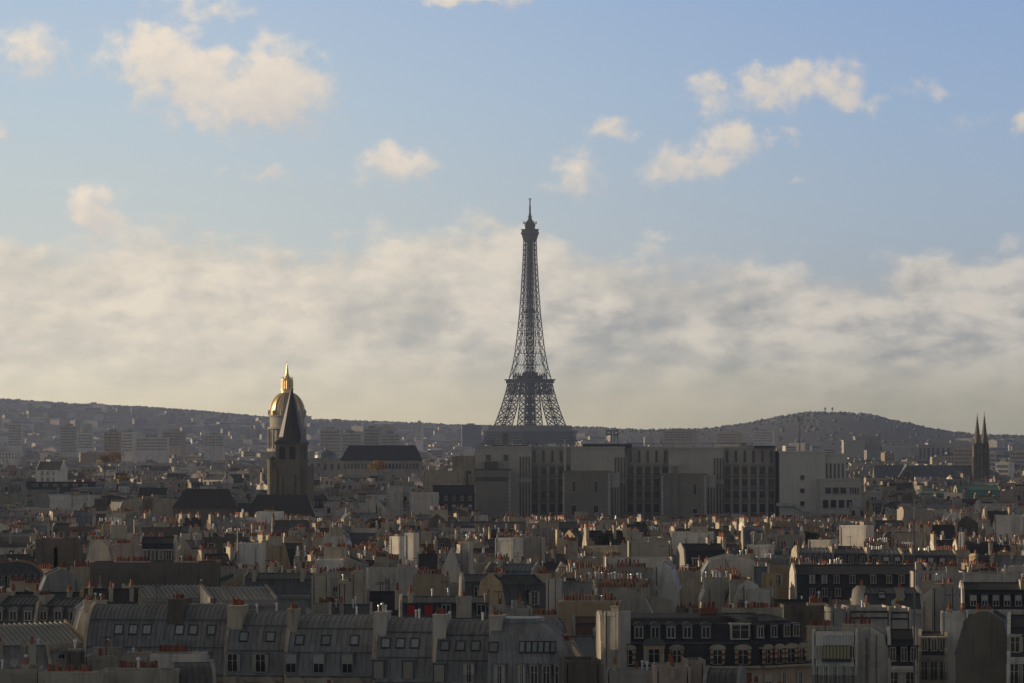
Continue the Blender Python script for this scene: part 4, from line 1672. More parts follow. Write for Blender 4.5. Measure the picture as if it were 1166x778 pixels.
def near_roofs():
    # ---- the long curved zinc mansard along the bottom
    G = 'curved zinc roofed houses of the front row'
    units = [
        # px0 px1 ridge eave D  skylights  windows  shuttered  stacks(px,w) label
        (92, 262, 691.5, 768, 484, (131, 148, 164, 202, 218, 239), (232,), (), ((196, 2.0, 3.4, 6, 'brown'),), 'longest curved zinc roof of the front row, six skylights and a dark squat chimney'),
        (254, 327, 699.5, 769, 478, (275, 306), (264.5, 297), (), ((263, 1.9, 4.2, 6, 'stack'),), 'curved zinc roof with two skylights over two white windows, wide chimney at its edge'),
        (323, 427, 703.5, 770, 473, (338.5, 369, 402), (331, 363, 396), (), ((328.5, 1.3, 2.2, 5, 'stack'),), 'curved zinc roof with three skylights over three white framed windows'),
        (424, 495, 707, 777, 468, (437, 454, 470.5), (), (431, 465), ((429, 1.6, 4.0, 5, 'pale'),), 'curved zinc roof with two windows shuttered in beige and a pale chimney'),
        (492, 559, 710, 781, 463, (504.5, 522.5, 540), (534,), (500,), ((497, 1.6, 3.6, 5, 'pale'),), 'curved zinc roof with one shuttered and one open window'),
    ]
    for (px0, px1, yr, ye, D, skl, wn, sh, sts, lab), sm in zip(units, (.58, .72, .62, .8, .66)):
        s = D / F
        pc = (px0 + px1) / 2
        r, e = PZ(yr, D), PZ(ye, D)
        w, d = (px1 - px0) * s, 13.0
        root = thing('zinc_roofed_house', lab, 'house', (PX(pc, D), D, 0), rad(-7), G)
        claim(PX(px0, D), PX(px1, D), D - 2, D + 14)
        H, R2 = r - e, d / 2
        yz = lambda frac: R2 * (1 - math.sqrt(max(0, 1 - frac ** 2)))
        sky = [(x, yz((PZ(yr + 26, D) - e) / H)) for x in xl(skl, pc, D)]
        wing(root, w, d, e, r, 'curved', 'cream', 'zinc', (1, 1), sm, sky=sky, rnd=random.Random(px0), extras=2)
        b = MB()
        for fz in (.40, .80):                         # lead rolls where the sheets are lapped
            yy = yz(fz)
            b.box(-w / 2 + .39, w / 2 - .39, yy - .14, yy + .05, e + H * fz - .05, e + H * fz + .07, 'dark zinc')
        b.box(-w / 2 + .39, w / 2 - .39, -.62, -.44, e - .12, e + .04, 'dark zinc')
        b.build('flashing', root)
        for x in xl(wn, pc, D):
            o = add('dormer', dormer_mesh(1.15, 2.15, 'box', 'zinc'), root, (x, -.12, e + .45))
            add('window', win_mesh(1.15, 2.15, rail=True), o, (0, -.03, 0))
        for x in xl(sh, pc, D):
            o = add('dormer', dormer_mesh(1.25, 2.1, 'box', 'zinc'), root, (x, -.12, e + .45))
            add('roller_shutter', shutter_mesh(1.25, 2.1), o, (0, -.03, 0))
        for p, wd, ln, n, m in sts:
            x = (p - pc) * s
            chimney(root, x, 3.3 + ln / 2 - 1.2, wd, ln, e + H * .52, r + .95, n, random.Random(p), yaw=math.pi / 2, m=m)
        # stone arches under the eaves
        if px0 > 240 and px0 < 420:
            def arch(b):
                prof = [(1.0 * math.cos(math.pi * (1 - i / 10)), .75 * math.sin(math.pi * (1 - i / 10))) for i in range(11)]
                b.prism_y(prof, -.75, -.02, 'cream')
                b.prism_y([(x_ * 1.18, z * 1.18) for x_, z in prof], -.62, -.022, 'stone')
            n = 2 if px0 < 300 else 3
            for i in range(n):
                add('stone_arch', shared('stone_arch', arch), root, ((-w / 2 + w * (i + .5) / n) - .3, 0, e - .95))
        wx = [(-w / 2 + w * (i + .5) / 3) for i in range(3)]
        for x in wx:
            add('window', win_mesh(1.1, 2.0, rail=True), root, (x, -.02, e - 3.6))

    # ---- its rounded hipped end
    D = 458.0
    s = D / F
    pc = 601
    root = thing('zinc_roofed_house', 'rounded hipped zinc end roof with a bank of six tilted skylights', 'house', (PX(pc, D), D, 0), rad(-7), G)
    claim(PX(556, D), PX(650, D), D - 2, D + 16)
    r, e = PZ(711, D), PZ(783, D)
    def loop(t, z):
        o = (1 - math.cos(t)) * 4.4
        c = 1.6
        x0, x1, y0, y1 = -4.7, 4.7 - o * .95, o, 14 - o
        return [(x0, y0, z), (x1 - c, y0, z), (x1 - c * .3, y0 + c * .3, z), (x1, y0 + c, z), (x1, y1 - c, z), (x1 - c * .3, y1 - c * .3, z), (x1 - c, y1, z), (x0, y1, z)]
    b = MB()
    b.hull(loop(0, 0), loop(0, e - .05), 'cream')
    b.hull([(x * 1.03, y - .3 if y < 7 else y + .3, z) for x, y, z in loop(0, e - .5)], [(x * 1.03, y - .3 if y < 7 else y + .3, z) for x, y, z in loop(0, e - .06)], 'cream')
    b.build('wall', root)
    b = MB()
    N = 9
    for i in range(N):
        a0, a1 = 1.45 * i / N, 1.45 * (i + 1) / N
        b.hull(loop(a0, e + (r - e) * math.sin(a0) / math.sin(1.45)), loop(a1, e + (r - e) * math.sin(a1) / math.sin(1.45)), 'zinc', caps=(i == N - 1))
        for u in range(12):                           # seams on the front
            t = (u + .5) / 12
            A, B = loop(a0, e + (r - e) * math.sin(a0) / math.sin(1.45)), loop(a1, e + (r - e) * math.sin(a1) / math.sin(1.45))
            f = lambda P: Vector(P[0]).lerp(Vector(P[1]), t)
            b.bar(f(A), f(B), .055, 'zinc')
            if u < 9:
                g = lambda P: Vector(P[3]).lerp(Vector(P[4]), t * 1.3)
                b.bar(g(A), g(B), .055, 'zinc')
        A, B = loop(a0, e + (r - e) * math.sin(a0) / math.sin(1.45)), loop(a1, e + (r - e) * math.sin(a1) / math.sin(1.45))
        b.bar(Vector(A[1]), Vector(B[1]), .12, 'zinc')
    tp = loop(1.45, r)
    b.hull([(x, y, z) for x, y, z in tp], [(x, y, z + .5) for x, y, z in tp], 'zinc')
    b.build('roof', root)
    fr = lambda z: (1 - math.cos(math.asin(min(1, (z - e) / (r - e) * math.sin(1.45))))) * 4.4
    for p in (592.5, 600, 607, 614, 621, 628):
        z = PZ(737.5, D)
        o = add('skylight', skylight_mesh(.5, 1.25), root, ((p - pc) * s + .1, fr(z) - .06, z))
        o.rotation_euler = (math.atan2(.6, fr(z + .3) - fr(z - .3)), 0, 0)
    z = PZ(738, D)
    o = add('skylight', skylight_mesh(.9, 1.1), root, ((560.5 - pc) * s, fr(z) - .04, z))
    o.rotation_euler = (math.atan2(.6, fr(z + .3) - fr(z - .3)), 0, 0)
    for p, wv in ((568.5, 1.15), (594, .75), (608.5, .75), (622.5, .75), (636.5, .75)):
        o = add('dormer', dormer_mesh(wv, 2.15, 'box', 'zinc'), root, ((p - pc) * s, -.12, e + .45))
        add('window', win_mesh(wv, 2.15), o, (0, -.03, 0))
    chimney(root, (561 - pc) * s, 4.4, 1.55, 4.2, e + 4.2, r + .9, 5, random.Random(4), yaw=math.pi / 2, m='pale')

    # ---- black slate mansard with ornate brick dormers
    D = 470.0
    s = D / F
    pc = 777
    r, e, br = PZ(703, D), PZ(758, D), PZ(733, D)
    root = thing('slate_mansard_house', 'black slate two storey mansard with arched dormers and striped brick and stone dormers below', 'house', (PX(pc, D), D, 0), rad(2))
    claim(PX(686, D), PX(935, D), D - 3, D + 14)

    def slab_roof(b, w, p0, x0, x1, mir=0):
        pass
    w1 = 178 * s
    prof = [(0, e), (.5, br - .2), (1.2, br), (1.9, r - .9), (3.0, r - .2), (6.5, r + .25), (10, r - .2), (11, r - .9), (12, e)]
    def mans(b, x0, x1):
        b.prism_x([(-.25, e - .12)] + prof + [(12.2, e - .12)], x0, x1, 'slate')
        b.box(x0, x1, .95, 1.12, br - .1, br + .12, 'dark zinc')
        b.box(x0, x1, 1.75, 2.0, r - .95, r - .78, 'dark zinc')
    b = MB()
    b.box(-w1 / 2, w1 / 2, 0, 12, 0, e - .06, 'cream')
    b.prism_x([(-.15, 0), (-.15, e + .2)] + [(y, z + .35) for y, z in prof] + [(12.15, e), (12.15, 0)], -w1 / 2 - .4, -w1 / 2, 'pale')
    ya = rad(38)
    w2 = 9.4
    b.place(w1 / 2 - .02, 0.0, 0, ya)
    b.box(0, w2, 0, 11, 0, e - .062, 'cream')
    b.build('wall', root)
    b = MB()
    mans(b, -w1 / 2, w1 / 2)
    b.place(w1 / 2 - .02, 0.0, 0, ya)
    b.hull([(0, -.25, e - .12), (w2, -.25, e - .12), (w2, 10, e - .12), (0, 10, e - .12)], [(-.4, 1.2, br), (w2 - .8, 1.2, br), (w2 - .8, 9, br), (-.4, 9, br)], 'slate')
    b.hull([(-.4, 1.21, br), (w2 - .8, 1.21, br), (w2 - .8, 9, br), (-.4, 9, br)], [(-.7, 2.2, r - .6), (w2 - 2.2, 2.2, r - .6), (w2 - 2.2, 8, r - .6), (-.7, 8, r - .6)], 'slate')
    b.hull([(-.7, 2.2, r - .6), (w2 - 2.2, 2.2, r - .6), (w2 - 2.2, 8, r - .6), (-.7, 8, r - .6)], [(-1.2, 4.2, r + .1), (w2 - 4, 4.2, r + .1), (w2 - 4, 6, r + .1), (-1.2, 6, r + .1)], 'dark zinc')
    b.build('roof', root)
    zu = PZ(726.5, D)
    for p in (728, 746.8, 764.8, 783.5, 804.8):
        o = add('dormer', dormer_mesh(.85, 1.25, 'arch', 'dark zinc'), root, ((p - pc) * s, 1.15, zu))
        add('window', win_mesh(.85, 1.25), o, (0, -.03, 0))
    o = add('dormer', dormer_mesh(2.0, 1.6, 'box', 'pale'), root, ((844 - pc) * s, 1.0, PZ(727.5, D)))
    add('window', win_mesh(2.0, 1.6), o, (0, -.03, 0))
    zl = PZ(756, D)
    for p, wv, st in ((715, 1.0, 'ornate'), (770.5, .9, 'ornate'), (817, 1.0, 'ornate'), (846, 1.15, 'ornate')):
        o = add('dormer', dormer_mesh(wv, 1.65, st, 'slate'), root, ((p - pc) * s, -.1, zl))
        add('window', win_mesh(wv, 1.65), o, (0, -.03, 0))
    # large arched stone dormer
    b = MB()
    b.box(-1.25, 1.25, 0, 2.4, 0, 2.2, 'cream')
    prof2 = [(1.3 * math.cos(math.pi * (1 - i / 10)), 2.2 + 1.0 * math.sin(math.pi * i / 10)) for i in range(11)]
    b.prism_y([(-1.3, 2.0)] + prof2 + [(1.3, 2.0)], -.1, 2.4, 'ochre')
    b.prism_y([(x * 1.12, z + .13) for x, z in prof2], -.2, 2.5, 'dark zinc')
    o = b.build('dormer', root, ((744.5 - pc) * s, -.1, PZ(757, D)))
    add('window', win_mesh(1.3, 1.6), o, (0, -.03, .3))
    c, q = math.cos(ya), math.sin(ya)
    for i, (u, wv, st) in enumerate(((1.0, .8, 'ornate'), (3.0, .8, 'ornate'), (5.0, 1.2, 'ornate'), (6.9, .8, 'ornate'), (8.4, .6, 'ornate'))):
        o = add('dormer', dormer_mesh(wv, 1.65, st, 'slate'), root, (w1 / 2 + u * c + .1 * q, u * q - .1 * c, zl), (0, 0, ya))
        add('window', win_mesh(wv, 1.65), o, (0, -.03, 0))
    for u in (.9, 3.2, 5.4, 7.0):
        o = add('dormer', dormer_mesh(.85, 1.3, 'box', 'dark zinc'), root, (w1 / 2 + u * c - 1.0 * q, u * q + 1.0 * c, zu), (0, 0, ya))
        add('window', win_mesh(.85, 1.3), o, (0, -.03, 0))
    b = MB()
    for wd, oy, ang, x0 in ((w1 * .37, 0, 0, w1 * .13), (w2, 0, ya, w1 / 2)):
        b.place(x0, 0, 0, ang)
        b.box(0, wd, -.9, -.003, e - .28, e - .02, 'cream')
        b.box(0, wd, -.86, -.80, e + .75, e + .82, 'rail')
        for i in range(int(wd / .16)):
            b.box(i * .16, i * .16 + .03, -.85, -.82, e - .02, e + .75, 'rail')
    b.build('balcony', root)
    for p in (700, 722, 748, 775, 800, 822, 843, 862):
        add('window', win_mesh(1.05, 2.0), root, ((p - pc) * s, -.02, e - 3.1))
    for p in (812, 833, 853):
        add('brick_panel', shared('brick_panel', lambda b: b.box(-.32, .32, -.05, .02, 0, 2.2, 'brick')), root, ((p - pc) * s, 0, e - 3.1))
    for u in (1.3, 4.0, 6.8):
        add('window', win_mesh(1.05, 2.0), root, (w1 / 2 + u * c, u * q - .02, e - 3.1), (0, 0, ya))
    for p, y, L, n in ((812, 6, 2.2, 3), (845, 7, 3.4, 6), (868, 7, 3.0, 6), (886, 8, 2.8, 5)):
        chimney(root, (p - pc) * s, y, L, .8, r - .6, r + .85, n, random.Random(p), yaw=math.pi / 2, m='brick' if p == 812 else 'stack')

    # tall party wall with a sunlit edge
    house('tall narrow chimney wall with one golden sunlit side, left of the black slate mansard', 688, 704, 697, 752, 468, -28, d=3.2, roof='flat', wm='pale', rm='zinc', seam=0,
          stacks=((0, 1.4, 1.0, 1.0, .7, 2),), name='chimney_wall', cat='chimney wall', group=None)

    # ---- lower right houses
    root, w, d, e, r = house('white house with a slanted glass studio roof over a yellow window band', 925, 976, 719, 748, 440, -6, d=9, roof='flat', wm='white', rm='zinc', seam=0, name='studio_house', group=None, extras=2)
    D = 440.0
    s = D / F
    xs0, xs1 = (937 - 950.5) * s, (968 - 950.5) * s
    b = MB()
    z0, z1, z2 = PZ(750, D), PZ(734.5, D), PZ(722, D)
    b.box(xs0, xs1, -.35, -.02, z0, z1, 'glass_lit_yellow')
    for i in range(9):
        x = xs0 + (xs1 - xs0) * i / 8
        b.box(x - .04, x + .04, -.42, -.352, z0, z1, 'dark_frame')
    b.box(xs0 - .1, xs1 + .1, -.5, -.02, z0 - .35, z0 - .02, 'dark_frame')
    b.build('studio_window', root)
    b = MB()
    b.hull([(xs0, -.6, z1), (xs1, -.6, z1), (xs1, .3, z1), (xs0, .3, z1)], [(xs0, .1, z2), (xs1, .1, z2), (xs1, .6, z2), (xs0, .6, z2)], 'skyglass')
    for i in range(11):
        x = xs0 + (xs1 - xs0) * i / 10
        b.bar((x, -.63, z1), (x, .06, z2), .05, 'metal')
    b.build('studio_roof', root)
    for i in range(5):
        add('window', win_mesh(.8, 1.9, rail=True), root, (-w / 2 + w * (i + .5) / 5, -.08, PZ(778, D)))
    for x in (-w / 2 + .55, w / 2 - .55):
        add('window', win_mesh(.45, 1.3), root, (x, -.12, PZ(749, D)))

    house('white gable wall with sloping top beside a small black mansard and dormers', 966, 1012, 716, 752, 445, -6, turn=True, length=9, roof='mansard', wm='white', rm='slate', seam=0, stacks=((-4.2, 3.6, 3.6, .5, .55, 7), (-4.0, 8, 3, .6, .3, 5)), name='gable_house', lod=0)
    house('small black slate mansard with three lit dormers over a white facade', 1011, 1044, 719, 757, 443, -4, d=9, roof='mansard', wm='white', rm='slate', seam=0, dorm=(-1.1, .2, 1.3), dsize=(.55, 1.5), wx=(-1.0, .9), wsize=(.9, 2.3), floors=2, name='slate_mansard_house')
    house('slate mansard over a cream facade with a yellow frieze and three shuttered windows', 1046, 1079, 722, 745, 452, -6, d=9, roof='mansard', wm='cream', rm='slate', seam=0, dorm=(-1.0, .1, 1.1), dsize=(.5, 1.3), dmat='pale', wx=(-1.05, .1, 1.2), wsize=(.75, 2.1), floors=2, name='slate_mansard_house')
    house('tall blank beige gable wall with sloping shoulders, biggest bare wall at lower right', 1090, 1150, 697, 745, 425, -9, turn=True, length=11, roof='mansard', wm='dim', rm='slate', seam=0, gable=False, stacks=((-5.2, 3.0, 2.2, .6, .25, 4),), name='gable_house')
    house('dark mansard with two windows in the lower right corner, right of the tall bare gable', 1147, 1190, 703, 747, 418, -8, d=9, roof='mansard', wm='white', rm='slate', seam=0, dorm=(-1.2, .7), dsize=(.9, 1.6), dmat='pale', wx=(-1.3, .1, 1.4), wsize=(.9, 2.2), floors=2, name='slate_mansard_house')
    house('stained whitewashed wall left of the tall bare gable', 1072, 1102, 698, 736, 455, -6, d=5, roof='flat', wm='white', rm='zinc', seam=0, wx=(.9,), wsize=(.5, 1.2), stacks=((-.6, 1.0, 1.6, .6, .4, 4), (1.0, 1.4, 2, .6, .3, 5)), name='wall_house', extras=1)
    house('broad chimney slab with a row of red pots above the stained white wall', 1062, 1087, 669, 712, 520, -16, d=3, roof='flat', wm='grey', rm='zinc', seam=0, stacks=((0, .6, 1.0, 2.4, .5, 3), (.6, 1.5, 1.2, .7, .6, 4)), name='chimney_wall', cat='chimney wall')
    # ribbed wall terrace behind
    for i, (a, b_, yt, yb, lb) in enumerate(((946, 967, 693, 712, 'low grey parapet wall with pots, leftmost of the stepped walls behind the studio house'), (966, 1014, 691.5, 715, 'pale blank wall in the middle of the stepped walls behind the studio house'),
                                             (1012, 1037, 692.5, 722, 'pale banded wall at the right end of the stepped walls by the thin mast'))):
        D = 505 + 4 * i
        rt = house(lb, a, b_, yt, yb, D, 2, d=7, roof='flat', wm=('grey', 'pale', 'pale')[i], rm='zinc', seam=0, stacks=((0, 3, 1.2, .5, .4, 5),), name='wall_house', extras=1)[0]
        if i:
            q = MB()
            for z in (PZ(yt + 6, D), PZ(yt + 13, D)):
                q.box(-(b_ - a) * D / F / 2 + .3, (b_ - a) * D / F / 2 - .3, -.2, -.101, z, z + .22, 'dark_frame')
            q.build('iron_band', rt)
    house('dark zinc roof with a small chimney and blue skylights left of the thin mast', 982, 1052, 671, 693, 575, 5, d=10, roof='mansard', wm='pale', rm='dark zinc', seam=.7, sky=((-1.5, 1.2), (1.6, 1.2)), stacks=((1.2, 1.2, 1.2, 1.2, .1, 3), (-4.3, 3, 2.5, .7, .4, 6)), name='zinc_roofed_house', group='houses with zinc roofs')
    house('wide pale house end with a low gable and slate roof behind the chimney slab', 1040, 1100, 666, 690, 590, -8, turn=True, length=10, roof='gable', wm='pale', rm='slate', seam=0, stacks=((-4.6, 5, 3.5, .8, .7, 8),), name='gable_house')
    house('slate mansard with a line of shaded dormers at the right edge above the bare gable', 1096, 1172, 665, 693, 585, -3, d=10, roof='mansard', wm='pale', rm='slate', seam=0, dorm=(-3.4, -1.7, 0, 1.7, 3.4), dsize=(.8, 1.5), dmat='slate', wins=6, name='slate_mansard_house', stacks=((4.2, 3, 3, .7, .5, 6),))
    # long dark mansard
    D = 690.0
    pc = 982.5
    house('very long blue black slate mansard with two rows of white windows', 905, 1060, 644.5, 682, D, 1, d=12, roof='mansard', wm='pale', rm='slate', seam=0,
          dorm=[(x, PZ(664, D)) for x in xl((925, 939, 953, 971, 995, 1013, 1027, 1046), pc, D)] + [(x, PZ(679, D)) for x in xl((925, 939, 954, 973, 995), pc, D)], dsize=(.85, 1.35), dmat='slate',
          stacks=((10.5, 4, 2.4, 1.2, .6, 4),), name='slate_mansard_house', group=None)
    house('bare cream gable wall just right of the long blue black mansard', 1043, 1100, 652, 676, 655, 0, turn=True, length=9, roof='flat', wm='pale', rm='zinc', seam=0, stacks=((-3, 2.2, 2, .7, 1.0, 4),), name='gable_house')
    house('plain beige wall with small roof hoods near the right edge', 1100, 1170, 654, 682, 640, -4, turn=True, length=9, roof='flat', wm='pale', rm='zinc', seam=0, extras=4, stacks=((-4, 6.5, 3, .8, .5, 8),), name='gable_house')
    for i, (a, b_, c) in enumerate(((908, 950, 'leftmost'), (948, 990, 'second'), (988, 1030, 'third'), (1028, 1092, 'rightmost'))):
        D = 800
        house(f'grey zinc mansard with dark dormers, {c} of the four above the long black mansard', a, b_, 625 + i, 643 + i, D, 4, d=10, roof='mansard', wm='cream', rm='dark zinc' if i % 2 else 'zinc', seam=.8, dorm=(-2.4, 0, 2.4), dsize=(.9, 1.4), dmat='slate',
              stacks=((-3.4, 3, 2.4, .7, .6, 5),), name='zinc_roofed_house', group='houses with zinc roofs', extras=1)
    # ---- centre right
    house('broad beige blank wall with a pale vertical strip above the black slate mansard', 800, 866, 634, 656, 720, 0, turn=True, length=10, roof='mansard', wm='pale', rm='zinc', seam=0, stacks=((-4.5, 3, 2.4, .7, .4, 5),), name='gable_house')
    house('small cream tower house with a pyramid roof and tiny paired window', 856, 876, 646, 668, 640, -5, d=4, roof='gable', wm='cream', rm='blue grey zinc', seam=0, wx=(-.5, .6), wsize=(.5, .9), name='small_house')
    house('low ochre house with one small window beside the cream tower house', 868, 884, 653.5, 668, 628, -4, d=4, roof='flat', wm='ochre', rm='zinc', seam=0, wx=(0,), wsize=(.8, 1.2), name='small_house')
    house('grey rough stone gable in front of scaffolding and clutter', 800, 838, 661, 685, 590, 0, turn=True, length=9, roof='mansard', wm='stone', rm='slate', seam=0, stacks=((-4.2, 3, 4, .6, .5, 9),), name='gable_house', extras=2)
    house('pale sloping gable beside a dark steep roof, right of the rough stone gable', 836, 868, 663, 686, 585, 10, turn=True, length=9, roof='curved', wm='pale', rm='slate', seam=0, stacks=((-4.2, 4, 2, .6, .4, 5),), name='gable_house')
    house('white walled attic house with a tall dark opening, below the ochre house', 848, 880, 672, 690, 575, -4, d=6, roof='flat', wm='pale', rm='zinc', seam=0, wx=(1.1,), wsize=(1.0, 2.0), stacks=((1.8, 1.5, 2, .6, .6, 5),), name='small_house', extras=1)
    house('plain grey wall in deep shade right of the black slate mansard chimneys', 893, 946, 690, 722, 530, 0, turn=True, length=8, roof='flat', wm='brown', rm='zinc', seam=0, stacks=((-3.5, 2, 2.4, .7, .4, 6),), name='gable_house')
    house('low dark roof with a curly row of pots under the long black mansard', 880, 948, 684, 700, 560, 0, d=6, roof='gable', wm='brown', rm='slate', seam=0, stacks=((2.6, 2, 1.8, .5, .2, 6),), name='town_house')
    # broad walls with long rows of pots
    rows = ((688, 746, 648, 672, 655, 'grey', 15, 'curved grey wall crowned by the uppermost long row of pots'), (661, 736, 661, 690, 612, 'tan', 18, 'tan wall carrying two crowded rows of red pots in the middle'),
            (677, 742, 671, 702, 590, 'stone', 16, 'weathered stone wall with a long row of pots and a notched left end'), (636, 706, 686, 716, 545, 'tan', 17, 'stained wall with a row of small pots, nearest of the pot crowned walls'))
    for a, b_, yt, yb, D, m, n, lb in rows:
        dd = (b_ - a) * D / F
        house(lb, a, b_, yt, yb, D, -3, turn=True, length=8, roof='mansard' if m != 'tan' else 'flat', wm=m, rm='zinc', seam=0, stacks=((-3.5, dd / 2, dd * .93, .6, .25, n), (-1.0, dd / 2, dd * .6, .6, .9, n // 2)), name='pot_wall_house', group='walls crowned with pots')
    house('white gable end with a curved shoulder beside the uppermost pot row', 736, 768, 641, 668, 668, -8, turn=True, length=9, roof='curved', wm='white', rm='zinc', seam=0, name='gable_house')
    house('dark brown steep roof with one half round dormer left of the golden edged chimney wall', 652, 692, 704.5, 727, 500, 0, d=8, roof='mansard', wm='grey', rm='brown tile', seam=0, dorm=((1.2, PZ(727, 500)),), dstyle='arch', dsize=(1.2, .8), dmat='pale', name='tiled_house', group=None)
    house('blue grey roof plane under the dark brown roof', 642, 694, 726, 748, 480, -2, d=7, roof='gable', wm='grey', rm='blue grey zinc', seam=0, name='town_house')
    house('grey gable with crumbling top between the rounded zinc end and the blue grey roof', 634, 655, 733, 752, 465, -8, turn=True, length=6, roof='gable', wm='stone', rm='zinc', seam=0, stacks=((-2.5, 1.2, 1.6, .6, .3, 4),), name='gable_house')
    house('dark shed wall with a pale corner at the bottom beside the rounded zinc end', 643, 684, 752, 790, 440, 4, d=8, roof='flat', wm='brown', rm='zinc', seam=0, wx=(-1.2,), wsize=(1.2, 1.6), name='small_house')
    house('pink white terrace wall in front of the ornate brick dormers', 742, 780, 757, 775, 432, -6, d=4, roof='flat', wm='pink', rm='zinc', seam=0, stacks=((.2, .6, 2.6, .5, .3, 6),), name='terrace_house')
    house('white block with dark pots at the bottom before the slate mansard', 746, 786, 760.5, 800, 420, 2, d=5, roof='flat', wm='pink', rm='zinc', seam=0, stacks=((0, .6, 3.4, .5, .15, 8),), name='terrace_house')
    house('pale wall stepping down right of the white pot topped block', 782, 803, 752, 800, 428, 4, d=5, roof='flat', wm='pink', rm='zinc', seam=0, name='terrace_house')
    house('low roof terrace with green plants and white furniture under the golden edged wall', 690, 748, 764, 790, 425, -4, d=7, roof='flat', wm='grey', rm='zinc', seam=0, stacks=((-2, 3, 1.5, .5, .5, 4), (.5, 1, 1.5, .5, .2, 5)), name='terrace_house', extras=2)
    house('dark curved roof corner cut by the bottom edge right of the white block', 800, 842, 764, 790, 410, -10, d=7, roof='curved', wm='grey', rm='dark zinc', seam=.6, name='zinc_roofed_house', group='houses with zinc roofs')
    # ---- centre
    house('house with bright red awnings in its attic windows under a zinc strip roof', 455, 560, 681, 704, 528, 2, d=10, roof='mansard', wm='cream', rm='dark zinc', seam=.6, dorm=xl((468, 488, 508, 525, 548), 507.5, 528), dsize=(1.05, 1.35), dmat='slate',
          shut=xl((468, 488), 507.5, 528), stacks=((2.5, .2, .8, 2.1, .2, 5), (-4.8, 2, 2.6, .7, .6, 6), (5.8, 2, 2.2, .8, .5, 5)), name='attic_house', group=None, extras=3)
    house('wide tan chimney slab topped with red pots behind the red awnings', 471, 507, 656, 690, 600, -4, turn=True, length=3, roof='flat', wm='tan', rm='zinc', seam=0, stacks=((-1, 2.5, 4.4, .7, .3, 9),), name='chimney_wall', cat='chimney wall')
    house('long pale blank wall with a stepped top, above the red awnings', 420, 477, 648, 680, 640, 5, turn=True, length=10, roof='flat', wm='pale', rm='zinc', seam=0, stacks=((-4.5, 3, .8, 1.0, .8, 1),), name='gable_house')
    house('dark zinc mansard with two pale dormers right of the tan chimney slab', 527, 578, 655.5, 684, 600, 5, d=9, roof='mansard', wm='grey', rm='dark zinc', seam=.6, dorm=(-1.2, 1.3), dsize=(.9, 1.7), dmat='dark zinc', stacks=((2.9, 3, 2.5, .7, .4, 5),), name='zinc_roofed_house', group='houses with zinc roofs')
    house('ochre side wall joined to a dark mansard front with one tall window', 573, 636, 656, 692, 570, 30, d=8, roof='mansard', wm='tan', rm='dark zinc', seam=.6, dorm=(.5,), dsize=(1.0, 1.9), dmat='dark zinc', stacks=((3.4, 2.5, 3, .8, .2, 4), (-3.3, 5, 3, .7, .4, 6)), name='attic_house')
    house('pale slab chimney right of the ochre walled mansard', 622, 635, 659.5, 702, 558, -12, d=3, roof='flat', wm='pale', rm='zinc', seam=0, stacks=((0, 1.2, 1.6, .7, .2, 2),), name='chimney_wall', cat='chimney wall')
    house('zinc roofs with a bright strip of gutters between the ochre mansard and the pot walls', 634, 680, 664, 684, 600, 2, d=9, roof='gable', wm='pale', rm='zinc', seam=.6, extras=3, name='zinc_roofed_house', group='houses with zinc roofs')
    house('grey walled chimney block with red pots right behind the rounded zinc end', 605, 640, 703, 728, 500, -6, turn=True, length=6, roof='mansard', wm='grey', rm='zinc', seam=0, stacks=((-2.5, 2, 3, .6, .3, 8),), name='gable_house')
    house('cluster of squat pots and vents on a low roof right of the red awnings', 560, 606, 693, 712, 510, 3, d=8, roof='flat', wm='stone', rm='zinc', seam=0, stacks=((-1.5, 2, 2.2, .7, .5, 6), (1.2, 2.5, 2.2, .7, .8, 6)), extras=3, name='town_house')
    # tall sunlit chimneys
    for a, b_, yt, yb, D, yw, lb, st in ((461, 471, 607, 648, 800, -30, 'tallest tapering chimney glowing in the sun at the centre left', 2), (444, 455, 611, 630, 850, -38, 'short twin chimney slab lit bright cream left of the tallest glowing chimney', 3),
                                         (524, 534, 617, 655, 735, -22, 'paired tall pale flues standing close together right of the glowing chimney', 2)):
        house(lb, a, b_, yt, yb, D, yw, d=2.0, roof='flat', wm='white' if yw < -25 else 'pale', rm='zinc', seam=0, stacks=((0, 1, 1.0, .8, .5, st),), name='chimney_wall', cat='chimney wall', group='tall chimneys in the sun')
    house('grey house with a slate cap roof and two pale attic windows near the glowing chimney', 474, 500, 632, 655, 745, 0, d=8, roof='gable', wm='stone', rm='slate', seam=0, wx=(-1, 1), wsize=(1.1, 1.3), name='town_house', extras=1)
    house('grey gable with a single small window and hipped blue roof beside the paired flues', 499, 528, 626, 662, 730, 0, turn=True, length=9, roof='gable', wm='pale', rm='blue grey zinc', seam=0, name='gable_house')
    house('white overhanging rooftop block with slatted brackets lit by the sun', 564, 584, 613, 634, 790, -24, d=5, roof='flat', wm='white', rm='zinc', seam=0, name='small_house', wx=(-1.2, 0, 1.2), wsize=(.6, 1.0))
    house('three grey chimney slabs in a row with red pots right of the white rooftop block', 583, 617, 612.5, 640, 800, -10, d=4, roof='flat', wm='stone', rm='zinc', seam=0, stacks=((-2, .6, 1.0, 1.4, .5, 4), (0, .6, 1.0, 1.4, .4, 4), (2, .6, 1.0, 1.4, .3, 3)), name='chimney_wall', cat='chimney wall')
    house('grey stepped facade with a slanting stair parapet and dark window in the middle distance', 716, 764, 617, 640, 800, 0, d=8, roof='flat', wm='stone', rm='zinc', seam=0, wx=(-1, 2.6), wsize=(.8, 1.6), name='town_house', extras=2)
    house('long low beige parapet with a dark coping below the stepped grey facade', 690, 766, 635.5, 656, 735, 0, d=8, roof='flat', wm='pale', rm='slate', seam=0, name='wall_house', extras=2)
